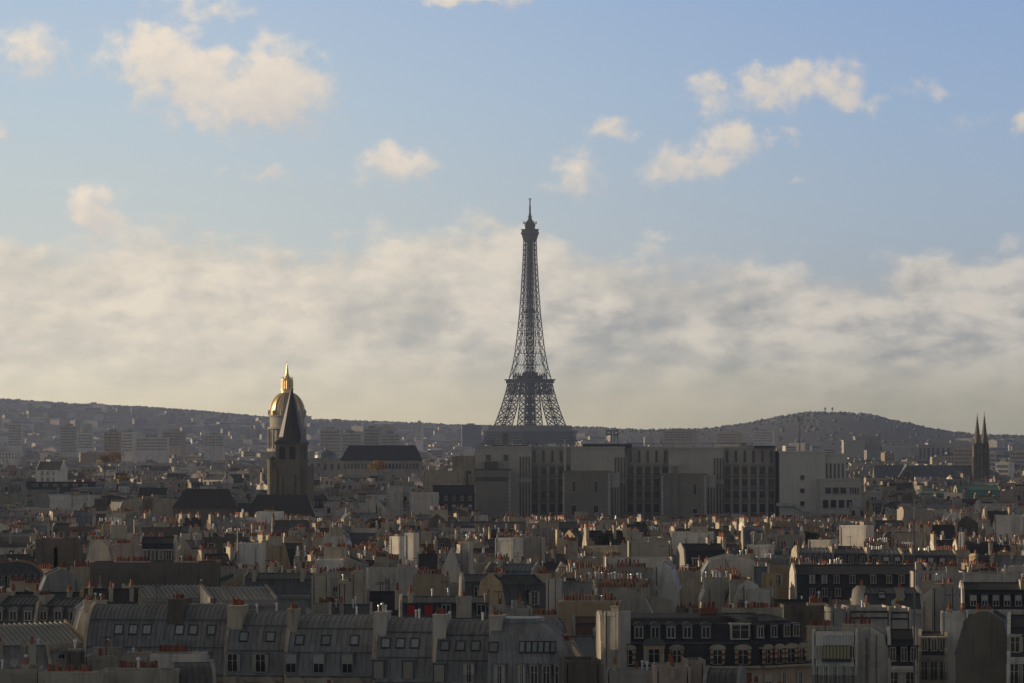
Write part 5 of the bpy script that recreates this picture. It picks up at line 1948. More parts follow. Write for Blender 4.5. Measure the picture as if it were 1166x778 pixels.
    house('rooftop hut under a vivid blue tarpaulin', 606, 630, 602, 622, 930, 0, d=6, roof='flat', wm='grey', rm='blue_tarp', seam=0, name='small_house')
    # sunlit boxes on the right
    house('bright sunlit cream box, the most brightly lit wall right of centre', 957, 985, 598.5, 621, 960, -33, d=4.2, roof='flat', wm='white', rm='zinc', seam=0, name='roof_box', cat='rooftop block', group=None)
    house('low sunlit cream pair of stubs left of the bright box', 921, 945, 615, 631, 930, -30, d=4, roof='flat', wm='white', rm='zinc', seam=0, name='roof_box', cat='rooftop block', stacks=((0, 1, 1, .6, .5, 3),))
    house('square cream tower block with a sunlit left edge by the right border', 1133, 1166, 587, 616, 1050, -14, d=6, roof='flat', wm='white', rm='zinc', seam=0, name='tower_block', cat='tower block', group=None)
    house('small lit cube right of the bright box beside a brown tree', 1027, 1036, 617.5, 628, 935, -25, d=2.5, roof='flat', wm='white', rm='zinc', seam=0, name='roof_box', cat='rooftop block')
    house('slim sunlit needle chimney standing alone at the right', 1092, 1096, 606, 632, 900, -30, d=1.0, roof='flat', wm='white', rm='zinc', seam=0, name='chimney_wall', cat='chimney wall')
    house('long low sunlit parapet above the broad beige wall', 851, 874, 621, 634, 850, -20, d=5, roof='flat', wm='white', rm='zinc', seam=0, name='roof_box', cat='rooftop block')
    # ---- left half
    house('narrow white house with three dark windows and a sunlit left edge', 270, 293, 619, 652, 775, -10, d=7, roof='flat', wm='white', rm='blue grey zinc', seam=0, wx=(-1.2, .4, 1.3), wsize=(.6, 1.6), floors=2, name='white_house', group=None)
    house('tan gable with a black steep roof patch right of the narrow white house', 292, 330, 613, 648, 800, 3, turn=True, length=8, roof='mansard', wm='tan', rm='slate', seam=0, stacks=((-3.8, 3, 3, .6, .4, 6),), name='gable_house')
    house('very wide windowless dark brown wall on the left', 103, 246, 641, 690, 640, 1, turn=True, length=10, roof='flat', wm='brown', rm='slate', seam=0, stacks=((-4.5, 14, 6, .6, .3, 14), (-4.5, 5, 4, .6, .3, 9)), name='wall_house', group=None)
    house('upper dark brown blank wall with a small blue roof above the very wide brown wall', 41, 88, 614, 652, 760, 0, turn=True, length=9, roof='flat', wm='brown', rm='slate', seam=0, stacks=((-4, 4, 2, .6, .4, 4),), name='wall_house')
    house('pale rendered gable with rust stains and red pots, right of the upper brown wall', 97, 128, 616, 648, 750, 0, turn=True, length=9, roof='mansard', wm='pale', rm='zinc', seam=0, stacks=((-4, 2.5, 4, .6, .3, 8),), name='gable_house')
    house('pinkish wall with a pot row joined to the rust stained gable', 127, 158, 621, 648, 745, 2, turn=True, length=9, roof='flat', wm='pink', rm='zinc', seam=0, stacks=((-4, 3, 3.4, .6, .4, 8),), name='gable_house')
    house('dark attic floor with four pale dormers left of the brown wall', 158, 199, 612, 640, 770, 0, d=9, roof='mansard', wm='grey', rm='slate', seam=0, dorm=(-2.4, -.8, .8, 2.4), dsize=(.9, 1.8), dmat='pale', name='slate_mansard_house')
    house('curved zinc roof receding at the far left with a long line of dormers', -6, 47, 642, 668, 690, 62, d=12, roof='curved', wm='tan', rm='dark zinc', seam=.7, dorm=(-7, -5, -3, -1, 1, 3, 5, 7), dsize=(.9, 1.5), dmat='dark zinc', name='zinc_roofed_house', group='houses with zinc roofs')
    house('grey gable beside a curved dark roof next to the receding dormer line', 48, 92, 650, 676, 625, 10, turn=True, length=9, roof='curved', wm='grey', rm='dark zinc', seam=0, stacks=((-4.2, 3, 1.4, .6, .5, 3),), name='gable_house')
    house('long row of orange pots along a thin dark roof ridge at the far left', -10, 92, 676, 690, 545, 3, d=8, roof='gable', wm='tan', rm='slate', seam=0, stacks=((-3.5, 3, 4, .7, .3, 10), (0, 2.5, 4, .7, .3, 10), (4.6, 2.5, 3, .7, .3, 8)), name='pot_wall_house')
    house('low roof bristling with pots and vents above the longest zinc roof', 92, 160, 672, 690, 560, 4, d=8, roof='gable', wm='tan', rm='slate', seam=0, stacks=((-3, 2.5, 3.4, .6, .4, 9), (0, 2.5, 3.4, .6, .3, 9), (3, 2.5, 3.4, .6, .5, 9)), name='pot_wall_house', extras=4)
    house('ribbed zinc roof with warm lit stripes over two small windows, behind the longest zinc roof', 150, 240, 669.5, 681, 575, 14, d=9, roof='shed', wm='grey', rm='zinc', seam=.7, sh=.2, dorm=None, wx=(-3, 1.5), wsize=(1.1, 1.4), stacks=((4.8, 2, 1.4, .8, .3, 4),), name='zinc_roofed_house', group='houses with zinc roofs')
    house('ribbed zinc roof with a pale hip edge and one window, right of the striped roof', 240, 316, 671, 684, 565, 14, d=9, roof='shed', wm='grey', rm='zinc', seam=.7, sh=.2, wx=(-2.5,), wsize=(1.1, 1.4), name='zinc_roofed_house', group='houses with zinc roofs')
    house('pale ribbed zinc roof behind the two skylights, with red pots', 200, 262, 690, 700, 520, 14, d=7, roof='shed', wm='stone', rm='zinc', seam=.7, sh=.2, stacks=((-1.6, 1, 1.2, 1.4, .3, 5), (1.8, 1, 1.2, 1.6, .3, 6)), name='zinc_roofed_house', group='houses with zinc roofs')
    house('tall stained chimney pair with pots behind the three skylights', 355, 374, 656, 700, 570, -4, d=3, roof='flat', wm='stone', rm='zinc', seam=0, stacks=((0, 1, 1.0, 2.2, .4, 4),), name='chimney_wall', cat='chimney wall')
    house('tall grey chimney with two crown pots left of the pale stepped wall', 400, 417, 653, 700, 560, 2, d=3, roof='flat', wm='stone', rm='zinc', seam=0, stacks=((0, 1, 1.0, 1.4, .4, 3),), name='chimney_wall', cat='chimney wall')
    house('stubby weathered chimney between the two tall grey chimneys', 384, 395, 664, 700, 550, -8, d=3, roof='flat', wm='stone', rm='zinc', seam=0, stacks=((0, 1, 1.0, .9, .4, 2),), name='chimney_wall', cat='chimney wall')
    house('squat ochre chimney slab with sooty pots behind the curved zinc ridge', 357, 389, 689, 712, 520, -3, turn=True, length=4, roof='flat', wm='stone', rm='zinc', seam=0, stacks=((-1.5, 2, 3.4, .6, .3, 9),), name='chimney_wall', cat='chimney wall')
    house('dark zinc roofs jumbled with vents left of the tall stained chimney', 275, 357, 654, 676, 610, -6, d=9, roof='mansard', wm='grey', rm='dark zinc', seam=.6, stacks=((-4, 2, 2, .7, .6, 5), (3.8, 2, 2, .7, .9, 5)), extras=4, name='zinc_roofed_house', group='houses with zinc roofs')
    house('low flat house with a glass balustrade above the jumbled zinc roofs', 360, 389, 638, 655, 705, 0, d=8, roof='flat', wm='white', rm='zinc', seam=0, name='small_house')
    house('black roofed house between the stained chimney and the pale stepped wall', 417, 456, 675, 700, 560, 0, d=8, roof='gable', wm='grey', rm='slate', seam=0, stacks=((2, 1.2, 1.2, .7, .3, 3),), name='town_house', extras=2)
    house('dark low roofs with a thin white flue behind the pale chimney of the curved row', 374, 424, 690, 708, 515, 2, d=8, roof='gable', wm='grey', rm='dark zinc', seam=.6, stacks=((-1.2, 2, 2.4, .6, .4, 6),), name='town_house', extras=3)
    # bottom left
    D = 505
    for a, b_, yr, lb in ((-12, 42, 681, 'dark zinc mansard with round headed dormers in the left corner'), (40, 92, 683, 'dark zinc mansard with round headed dormers beside the white party wall')):
        house(lb, a, b_, yr, 710, D, -9, d=11, roof='mansard', wm='cream', rm='dark zinc', seam=.6, dorm=(-2, 0, 2), dstyle='arch', dsize=(.8, 1.1), dmat='zinc', stacks=((-2.6, 3.4, 4.4, .9, .5, 8),), name='zinc_roofed_house', group='houses with zinc roofs')
    house('white blank party wall with sloping right shoulder at the left of the longest zinc roof', 88, 126, 686, 722, 497, 12, turn=True, length=8, roof='curved', wm='white', rm='zinc', seam=0, stacks=((-3.8, 2, 3, .5, .3, 7),), name='gable_house')
    house('sunlit ribbed zinc lean roof with strong pale stripes at lower left', -14, 92, 712, 734, 484, 40, d=4.2, roof='shed', wm='cream', rm='pale zinc', seam=.75, sh=.26, wx=(-3.5, -1.0, 1.6, 4.0), wsize=(.9, 1.0), name='zinc_roofed_house', group='houses with zinc roofs')
    house('dark ribbed roof under the sunlit striped roof', -6, 58, 737, 760, 450, 14, d=7, roof='gable', wm='stone', rm='zinc', seam=.6, stacks=((-2.6, 2, 2.4, .7, .5, 5), (1.2, 1.2, 2.0, .7, .3, 5)), name='zinc_roofed_house', group='houses with zinc roofs', extras=2)
    house('square sooty chimney with a small dish and a lit edge at lower left', 76, 96, 742, 790, 425, 8, d=3, roof='flat', wm='brown', rm='zinc', seam=0, stacks=((0, 1.0, 1.2, 1.4, .3, 3),), name='chimney_wall', cat='chimney wall', extras=1)
    house('low house with two rows of orange pots before the longest zinc roof', 95, 172, 748, 770, 430, -2, d=6, roof='flat', wm='stone', rm='zinc', seam=0, stacks=((-1.6, 3.8, .7, 3.2, .9, 9), (2.3, 1.2, .7, 2.6, .5, 8), (-2, .8, .7, 3.0, .1, 8)), name='pot_wall_house', extras=2)
    house('whitewashed wall with neat tall orange pots before the longest zinc roof', 172, 226, 745, 790, 425, -6, turn=True, length=5, roof='flat', wm='pale', rm='zinc', seam=0, stacks=((-2, 2.9, 3.8, .6, .25, 9),), name='pot_wall_house')
    house('dark rounded roof at the bottom edge left of the two windows', 196, 246, 757, 790, 412, 10, d=7, roof='curved', wm='grey', rm='dark zinc', seam=.6, name='zinc_roofed_house', group='houses with zinc roofs')
    house('stained wall with a row of short pots along the bottom edge at the left', 44, 116, 767, 800, 400, -3, turn=True, length=5, roof='flat', wm='stone', rm='zinc', seam=0, stacks=((-2, 3.2, 5.6, .5, .2, 13),), name='pot_wall_house')
    house('weathered block in the bottom left corner with a few pots', -20, 46, 762, 800, 405, 4, d=5, roof='flat', wm='stone', rm='zinc', seam=0, stacks=((1.4, 1.5, 2.4, .6, .4, 6),), name='pot_wall_house', extras=2)
    house('plain wall topped with pots at the bottom, below the whitewashed pot wall', 116, 200, 764, 800, 408, 0, turn=True, length=5, roof='flat', wm='stone', rm='zinc', seam=0, stacks=((-2, 4, 4.6, .5, .3, 11),), name='pot_wall_house')


near_roofs()

# tall thin masts
for lab, px, y0, y1, D in (('tall thin dark mast rising in front of the right hand roofs', 1041, 567, 756, 436), ('slim white pole beside the narrow white house', 270.5, 601, 660, 770)):
    b = MB()
    b.bar((0, 0, 0), (0, 0, PZ(y1, D)), .11, 'iron', 6)
    if D < 500:
        b.bar((0, 0, PZ(y1, D)), (0, 0, PZ(y0 + 24, D)), .09, 'iron', 6)
        b.bar((0, 0, PZ(y0 + 24, D)), (0, 0, PZ(y0, D)), .10, 'pale', 6, .05)
    else:
        b.bar((0, 0, PZ(y1, D)), (0, 0, PZ(y0, D)), .22, 'pale', 6, .1)
    tag(b.build('mast', None, (PX(px, D), D, 0)), lab, 'mast', None, 'thing')

# ------------------------------------------------------------------ houses filling the middle distance
ANCH = [('the pointed belfry', 331, 545), ('the brick pavilion', 561, 560), ('the outside stair', 904, 585), ('the twin spires', 1117, 545), ('the bright sunlit box', 970, 610),
        ('the glowing tall chimney', 466, 627), ('the narrow white house', 281, 635), ('the upper brown wall', 64, 632), ('the very wide brown wall', 175, 655), ('the broad beige wall', 833, 645),
        ('the blue tarpaulin', 618, 610), ('the long black mansard', 982, 662), ('the cream tower block', 1150, 600), ('the three chimney slabs', 600, 625), ('the faculty pavilion', 777, 575),
        ('the left edge', 0, 600), ('the dark church nave', 240, 570), ('the stepped grey facade', 740, 628), ('the needle chimney', 1094, 618), ('the far left dormer line', 20, 655),
        ('the pale stepped wall', 448, 660), ('the ochre mansard', 604, 672), ('the pot crowned walls', 705, 665), ('the ornate pavilion', 1062, 568), ('the golden dome', 310, 500)]
SEEN = {}
INFILL = []
WALLNAME = {'cream': 'cream', 'white': 'white', 'grey': 'grey', 'tan': 'tan', 'brown': 'brown', 'stone': 'stone', 'pink': 'pinkish', 'pale': 'beige', 'ochre': 'ochre'}
COLR = {'zinc': 'grey', 'dark zinc': 'dark', 'slate': 'black', 'brown tile': 'tiled', 'blue grey zinc': 'blue'}


def infill():
    rnd = random.Random(77)
    count = 0
    D = 640.0
    rows = []
    while D < 1290:
        rows.append(D)
        D += 18.5 + (D - 640) * .012
    near_rows = [405, 440, 475, 520, 550, 585, 615]
    for D in near_rows + rows:
        x = PX(-30, D) - rnd.uniform(0, 10)
        while x < PX(1196, D):
            turn = rnd.random() < .38
            w = rnd.uniform(5.5, 12) if not turn else rnd.uniform(5, 9)
            if rnd.random() < .05:
                w = rnd.uniform(18, 26)
            d = rnd.uniform(7, 10)
            yaw = rnd.gauss(0, 7) + (rnd.choice([-24, 22]) if rnd.random() < .14 else 0)
            y = D + rnd.uniform(-5, 5)
            x0, x1 = x, x + w
            x += w + (rnd.uniform(0, 1.0) if rnd.random() < .75 else rnd.uniform(3, 8))
            if not free(x0 + .8, x1 - .8, y, y + 7):
                continue
            r = min(25.0, max(16.0, rnd.gauss(20.6, 2.3)))
            if D < 640:
                r = rnd.uniform(12, 17.5)
            pxm = CX + (x0 + x1) / 2 / y * F
            if 530 < pxm < 1010 and y > 900:            # roofs before the faculty stay below its lowest windows
                r = min(r, PZ(590, y) - 1.2)
            pa, pb = CX + x0 / y * F, CX + x1 / y * F
            for va, vb, vy, vd in VIS:                  # leave the placed houses behind in view
                if y < vd < y + 260 and pa < vb - 2 and pb > va + 2:
                    r = max(9.0, min(r, PZ(vy - 3, y) - 1.0))
            if 195 < pxm < 365 and y > 900:
                r = min(r, PZ(588, y) - .5)
            kind = rnd.choices(['mansard', 'curved', 'gable', 'flat', 'shed'], [40, 12, 18, 22, 8])[0]
            if turn and kind == 'curved':
                kind = 'mansard'
            if w > 20 and kind == 'shed':
                kind = 'mansard'
            rm = rnd.choices(['zinc', 'dark zinc', 'slate', 'brown tile', 'blue grey zinc'], [26, 30, 28, 5, 11])[0]
            wm = rnd.choices(['cream', 'white', 'grey', 'tan', 'brown', 'stone', 'pink', 'pale'], [13, 9, 20, 11, 13, 17, 6, 11])[0]
            e = r - {'mansard': rnd.uniform(4, 6.5), 'curved': rnd.uniform(4, 5.5), 'gable': rnd.uniform(2, 3.6), 'flat': .5, 'shed': rnd.uniform(1.2, 2.2)}[kind]
            px = CX + (x0 + x1) / 2 / y * F
            py = HY + (CAMZ - r) / y * F
            st = []
            pots = 0
            ww, dd = (d, w) if turn else (w, d)       # local size
            for sgn in (-1, 1):
                if rnd.random() < .74:
                    ln = min(dd * .8, rnd.uniform(1.5, 5.5))
                    n = max(2, int(ln / rnd.uniform(.42, .6)))
                    pots += n
                    st.append((sgn * (ww / 2 - .35), rnd.uniform(.3, .6) * dd, ln, rnd.uniform(.55, .95), rnd.uniform(.4, 1.6), n))
            for _ in range(rnd.choice([0, 1, 1, 2])):
                n = rnd.randint(2, 4)
                pots += n
                st.append((rnd.uniform(-.25, .25) * ww, dd * rnd.uniform(.3, .7), rnd.uniform(.9, 1.9), rnd.uniform(.45, .7), rnd.uniform(.3, 1.5), n))
            lod = 1
            kw = dict(roof=kind, wm=wm, rm=rm, seam=.75 if D < 820 and rm != 'slate' else (1.5 if D < 1000 and rm != 'slate' else 0), stacks=st, lod=lod, rnd=rnd, extras=rnd.choice([0, 1, 1, 2, 3]) if D < 1000 else rnd.choice([0, 0, 1]))
            nd = 0
            kw['gable'] = turn
            if kind == 'mansard' and rnd.random() < .4 and D < 1000:
                kw['sky'] = [(rnd.uniform(-.35, .35) * ww, dd * .25) for _ in range(rnd.randint(1, 3))]
            if not turn:
                if kind == 'mansard' and rnd.random() < .8:
                    nd = max(2, int(w / 3.2))
                    kw['dorm'] = [(-w / 2 + w * (i + .5) / nd) for i in range(nd)]
                    kw['dstyle'] = rnd.choice(['box', 'box', 'arch', 'pediment'])
                    kw['dmat'] = rnd.choice([rm, rm, 'pale'])
                nw = max(2, int(w / 3.0))
                if D < 1150:
                    kw['wins'] = nw
                    kw['floors'] = 1
            INFILL.append((px, py, x0, x1, y, turn, yaw, ww, dd, e, r, kw, kind, rm, wm, len(st), nd, w, D))
            claim(x0, x1, y, y + (7 if not turn else ww))
    for rec in INFILL:
        px, py, x0, x1, y, turn, yaw, ww, dd, e, r, kw, kind, rm, wm, ns, nd, w, D = rec
        dists = sorted(((px - ax) ** 2 + ((py - ay) * 2.2) ** 2, nm, ax, ay) for nm, ax, ay in ANCH)
        _, nm, ax, ay = dists[0]
        dy = py - ay
        if nm == 'the left edge':
            rel = 'near'
        elif abs(px - ax) < 30:
            rel = 'just below' if dy > 0 else 'beyond'
        else:
            rel = ('right of' if px > ax else 'left of')
            rel = ('lower ' if dy > 14 else 'farther ' if dy < -14 else '') + rel
            rel = {'lower right of': 'below right of', 'lower left of': 'below left of', 'farther right of': 'behind right of', 'farther left of': 'behind left of'}.get(rel, rel)
        size = 'wide' if w > 16 else 'narrow' if w < 8 else ''
        roof = {'mansard': f'{COLR[rm]} mansard', 'curved': f'curved {COLR[rm]} roof', 'gable': f'pitched {COLR[rm]} roof', 'flat': 'flat roof', 'shed': f'sloping {COLR[rm]} roof'}[kind]
        form = 'gable' if turn else 'house'
        rec_lab = ' '.join(f'{size} {WALLNAME[wm]} {form} with {roof} {rel} {nm}'.split())
        SEEN.setdefault(rec_lab, []).append(rec)
    ordw = ['nearest', 'second nearest', 'third nearest', 'fourth nearest', 'fifth nearest', 'sixth nearest']
    n = 0
    for lab, recs in SEEN.items():
        recs.sort(key=lambda q: q[4])
        for i, rec in enumerate(recs):
            px, py, x0, x1, y, turn, yaw, ww, dd, e, r, kw, kind, rm, wm, ns, nd, w, D = rec
            l = lab if len(recs) == 1 else f'{ordw[min(i, 5)]} {lab}'
            name = {'mansard': 'mansard_house', 'curved': 'curved_roof_house', 'gable': 'pitched_roof_house', 'flat': 'flat_roof_house', 'shed': 'sloping_roof_house'}[kind]
            cx = (x0 + x1) / 2
            a = rad(yaw)
            if turn:
                a += math.pi / 2
                lx, ly = -ww / 2, dd / 2
                gx, gy = lx * math.cos(a) - ly * math.sin(a), lx * math.sin(a) + ly * math.cos(a)
                root = thing(name, l, 'house', (cx - gx, y - gy, 0), a, 'houses of the middle distance')
            else:
                root = thing(name, l, 'house', (cx, y, 0), a, 'houses of the middle distance')
            wing(root, ww, dd, e, r, **kw)
            n += 1
    print('infill houses', n)


infill()


# ------------------------------------------------------------------ far roofs beyond the countable ones: one mass
def far_city():
    rnd = random.Random(9)
    b = MB()
    D = 385.0
    n = 0
    while D < 10700:
        step = 24 + max(0, D - 1300) * .016
        if D < 1315:                                  # the town goes on beyond both sides of the picture
            spans = ((PX(-30, D) - 52, PX(-30, D) - 14), (PX(1196, D) + 14, PX(1196, D) + 54))
        else:
            spans = ((PX(-40, D) - 50, PX(1206, D) + 50),)
        for x, xe in spans:
            while x < xe:
                grow = 1 + max(0, D - 2500) / 5000
                w = rnd.uniform(6, 17) * grow
                if rnd.random() < .10:
                    w *= 1.8
                y = D + rnd.uniform(-.4, .4) * step
                x0, x1 = x, x + w
                x += w + rnd.uniform(0, 5) * grow
                if not free(x0, x1, y, y + 12):
                    continue
                t = terrain((x0 + x1) / 2, y)
                px = CX + (x0 + x1) / 2 / y * F
                # keep the wooded fort hill and the upper slopes open
                if y > 5700 and 780 < px < 1090:
                    continue
                rd = ridge_d(px)
                if y > rd * .86:
                    continue
                if y > rd * .66 and rnd.random() < (.6 if px < 480 else .75):
                    continue
                r = min(27, max(14, rnd.gauss(21, 3.2)))
                if 3300 < y < 6000 and rnd.random() < .05:
                    r = rnd.uniform(26, 36)
                if y > 5600:
                    r = rnd.uniform(9, 19)
                if 4000 < y < 5000 and 520 < px < 690:
                    r = rnd.uniform(10, 16)
                if y < 1560 and 530 < px < 1010:
                    r = min(r, PZ(590, y) - 1.2)
                d = rnd.uniform(9, 13) * (1 + (grow - 1) * .5)
                kind = rnd.choices(['mansard', 'gable', 'flat'], [40, 22, 38])[0]
                if r > 27:
                    kind = 'flat'
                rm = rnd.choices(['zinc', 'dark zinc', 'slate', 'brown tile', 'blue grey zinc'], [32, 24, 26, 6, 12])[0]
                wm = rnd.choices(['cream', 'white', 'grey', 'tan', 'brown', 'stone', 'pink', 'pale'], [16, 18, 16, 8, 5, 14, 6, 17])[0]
                if y > 5200:  # far roofs and walls kept pale: haze lift put into their colours
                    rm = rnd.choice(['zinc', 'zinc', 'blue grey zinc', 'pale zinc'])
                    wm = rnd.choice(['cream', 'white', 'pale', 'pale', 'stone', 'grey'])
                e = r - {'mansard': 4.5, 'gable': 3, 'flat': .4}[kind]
                turn = rnd.random() < .4
                yaw = rnd.gauss(0, 9) + (rnd.choice([-28, 25]) if rnd.random() < .2 else 0)
                ww, dd = (d, w) if turn else (w, d)
                a = rad(yaw) + (math.pi / 2 if turn else 0)
                lx, ly = (-ww / 2, dd / 2) if turn else (0, 0)
                gx, gy = lx * math.cos(a) - ly * math.sin(a), lx * math.sin(a) + ly * math.cos(a)
                b.place((x0 + x1) / 2 - gx, y - gy, t - 4, a)
                r += 4
                e += 4
                if kind == 'flat':
                    b.box(-ww / 2, ww / 2, 0, dd, 0, r, wm)
                    b.box(-ww / 2 + .4, ww / 2 - .4, .4, dd - .4, r, r + .12, rm)
                    if rnd.random() < .5:
                        q = rnd.uniform(-.3, .3) * ww
                        b.box(q - 2, q + 2, dd * .3, dd * .7, r + .1, r + rnd.uniform(1.5, 3.2), wm)
                else:
                    prof = profile(kind, dd, e, r)
                    b.box(-ww / 2 + .02, ww / 2 - .02, .02, dd - .02, 0, e - .06, wm)
                    b.prism_x([(-.2, e - .05)] + prof + [(dd + .2, e - .05)], -ww / 2 + .35, ww / 2 - .35, rm)
                    poly = [(-.05, 0), (-.05, e)] + [(yy, zz + .35) for yy, zz in prof] + [(dd + .05, e), (dd + .05, 0)]
                    b.prism_x(poly, -ww / 2, -ww / 2 + .34, wm)
                    b.prism_x(poly, ww / 2 - .34, ww / 2, wm)
                if y < 4200:
                    for sgn in (-1, 1):
                        if rnd.random() < .75:
                            ln = rnd.uniform(1.5, 4.5)
                            yc = dd * rnd.uniform(.35, .65)
                            xx = sgn * (ww / 2 - .4)
                            hh = r + rnd.uniform(.6, 1.8)
                            b.box(xx - .4, xx + .4, yc - ln / 2, yc + ln / 2, e, hh, 'stack')
                            if y < 2400 and rnd.random() < .6:
                                b.box(xx - .18, xx + .18, yc - ln / 2 + .2, yc + ln / 2 - .2, hh, hh + .55, 'pot')
                    if not turn:
                        nw = max(2, int(ww / 3))
                        for fl in range(2):
                            z = e - 3.0 - fl * 3.1
                            for i in range(nw):
                                q = -ww / 2 + ww * (i + .5) / nw
                                b.poly([(q - .55, -.07, z), (q + .55, -.07, z), (q + .55, -.07, z + 1.9), (q - .55, -.07, z + 1.9)], 'glass')
                        if kind == 'mansard':
                            for i in range(nw):
                                q = -ww / 2 + ww * (i + .5) / nw
                                b.box(q - .7, q + .7, -.05, 1.2, e + .6, e + 2.4, 'frame')
                                b.poly([(q - .45, -.1, e + .8), (q + .45, -.1, e + .8), (q + .45, -.1, e + 2.2), (q - .45, -.1, e + 2.2)], 'glass')
                elif r > 30 and not turn:
                    for fl in range(int((r - 6) / 3.2)):
                        z = r - 3 - fl * 3.2
                        b.poly([(-ww / 2 + .8, -.1, z), (ww / 2 - .8, -.1, z), (ww / 2 - .8, -.1, z + 1.5), (-ww / 2 + .8, -.1, z + 1.5)], 'glass')
                n += 1
        D += step
    b.place(0, 0)
    tag(b.build('far_rooftops'), 'countless pale and grey rooftops stretching away to the foot of the hills', None, None, 'stuff')
    print('far houses', n)


far_city()


# ------------------------------------------------------------------ distinct blocks in the distance
def apartment(px0, px1, yt, D, floors, wm, label, yaw=0.0, cap=True):
    s = D / F
    w = (px1 - px0) * s / math.cos(rad(yaw))
    x, t = PX((px0 + px1) / 2, D), 0.0
    t = terrain(x, D)
    top = PZ(yt, D) - t
    root = thing('apartment_block', label, 'apartment block', (x, D, t), rad(yaw), 'distant apartment blocks')
    b = MB()
    b.box(-w / 2, w / 2, 0, 14, -3, top, wm)
    b.box(-w / 2 - .3, w / 2 + .3, -.3, 14.3, top, top + .9, wm)
    if cap:
        b.box(-w * .2, w * .15, 4, 10, top + .9, top + 3.6, 'grey')
    b.build('wall', root)
    def fn(b):
        for q in range(14):
            b.box(-.5 + q / 14 + .012, -.5 + q / 14 + .045, -.1, .1, 0, 1.5, 'glass')
        b.box(-.5, .5, -.3, -.1, -.35, -.1, 'grey')
    for i in range(floors):
        add('window_band', shared('window_band', fn), root, (0, -.02, top - 2.6 - i * 3.3), (0, 0, 0), (w * .9, 1, 1))


for a in ((9, 25, 483, 4700, 8, 'white', 'pale slab block farthest left on the horizon plain', 6), (68, 88, 486, 4500, 9, 'pale', 'pale slab block with a dark top at the left, second from the edge', -8),
          (88, 106, 494, 4300, 5, 'white', 'low white block beside the dark topped slab', 5), (118, 136, 493, 4200, 6, 'cream', 'cream block above the golden trees at left', -12),
          (138, 152, 493.5, 4150, 6, 'white', 'narrow white block right of the cream block above the golden trees', -14), (154, 192, 499, 4100, 4, 'white', 'long low white block left of the church spire', 3),
          (184, 206, 492, 4600, 5, 'cream', 'warm cream block with set back top, left of the church spire', -20), (232, 256, 496, 4700, 4, 'white', 'low white block close to the church spire', 4),
          (364, 388, 490, 3900, 8, 'pale', 'pale balcony block just right of the golden dome', -6), (388, 412, 494, 4000, 7, 'white', 'white block second right of the golden dome', 6),
          (414, 432, 488.5, 4100, 7, 'pale', 'taller pale block above the long hipped hall', -5), (434, 456, 495, 4200, 6, 'white', 'white block above the right part of the hipped hall', 4),
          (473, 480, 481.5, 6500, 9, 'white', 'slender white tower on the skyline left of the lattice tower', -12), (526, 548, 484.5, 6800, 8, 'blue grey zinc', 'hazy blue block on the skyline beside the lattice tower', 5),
          (430, 446, 485.5, 6600, 5, 'pink', 'long low pink lit building on the skyline', -20), (755, 790, 491, 5200, 4, 'cream', 'long sunlit cream building on the skyline right of the roof frame', -18),
          (815, 840, 493.5, 4800, 4, 'cream', 'cream sunlit block under the left shoulder of the fort hill', -22), (858, 880, 491.5, 5000, 4, 'white', 'white block above the recessed faculty windows', -14),
          (1086, 1110, 511, 3300, 4, 'cream', 'warm cream building left of the twin spires', -14), (1122, 1134, 516, 2900, 6, 'white', 'pale balconied block right behind the twin spires', 2),
          (1134, 1148, 528, 2700, 3, 'white', 'small white sunlit block right of the twin spires', -24), (1150, 1178, 514, 3100, 6, 'pale', 'wide pale facade at the right edge beyond the twin spires', -8)):  # white and pale walls carry part of the haze lightening in their colour
    apartment(*a)

# mid-distance houses that stand out
MID = 'standing out in the middle distance'
house('white gabled house with small windows above the dark long roof at left', 41, 70, 526, 535, 1950, -8, d=12, roof='gable', wm='white', rm='dark zinc', seam=0, wx=(-3.4, -.5, 2.4), wsize=(1.1, 1.8), floors=2, lod=1, name='gabled_house', group=None)
house('long dark shed roof with a line of pale dormers at left', 28, 108, 549, 562, 1700, 2, d=14, roof='gable', wm='brown', rm='slate', seam=0, lod=1, name='long_house', group=None, dorm=[(-11 + 4.4 * i, PZ(554, 1700)) for i in range(6)], dsize=(1.6, .7), dmat='pale')
house('wide cream flat roofed block with dark openings at left', 8, 84, 579.5, 600, 1260, 2, d=14, roof='flat', wm='pale', rm='zinc', seam=0, wx=(-6, -1, 4, 8), wsize=(1.4, 1.5), lod=1, name='flat_roof_house', group=None)
house('dark slate mansard with two rows of close set dormers at left', 155, 190, 556, 584, 1450, -4, d=11, roof='mansard', wm='stone', rm='slate', seam=0, lod=1, dorm=[(-4.6 + 1.55 * i, PZ(570, 1450)) for i in range(7)], dsize=(.7, 1.6), dmat='pale', name='mansard_house', group=None)
house('black slate mansard with two tiers of dormers left of the brick pavilion', 492, 542, 553, 590, 1330, 3, d=11, roof='mansard', wm='stone', rm='slate', seam=0, lod=1, dorm=[(-5.6 + 2.8 * i, PZ(570, 1330)) for i in range(5)] + [(-5.6 + 2.8 * i, PZ(580, 1330)) for i in range(5)], dsize=(1.0, 1.5), dmat='slate', name='mansard_house', group=None)
house('pale blank tower of chimney walls left of the two tier slate mansard', 466, 494, 561, 598, 1280, -10, d=8, roof='flat', wm='pale', rm='zinc', seam=0, lod=1, name='wall_house', group=None, stacks=((0, 3, 2, 1, .8, 4),))
house('warm cream annex with two square windows left of the faculty building', 515, 541, 519.5, 531, 1600, 0, d=12, roof='flat', wm='cream', rm='brown tile', seam=0, lod=1, wx=(-1.8, 2.0), wsize=(2.2, 2.2), name='annex', group=None)
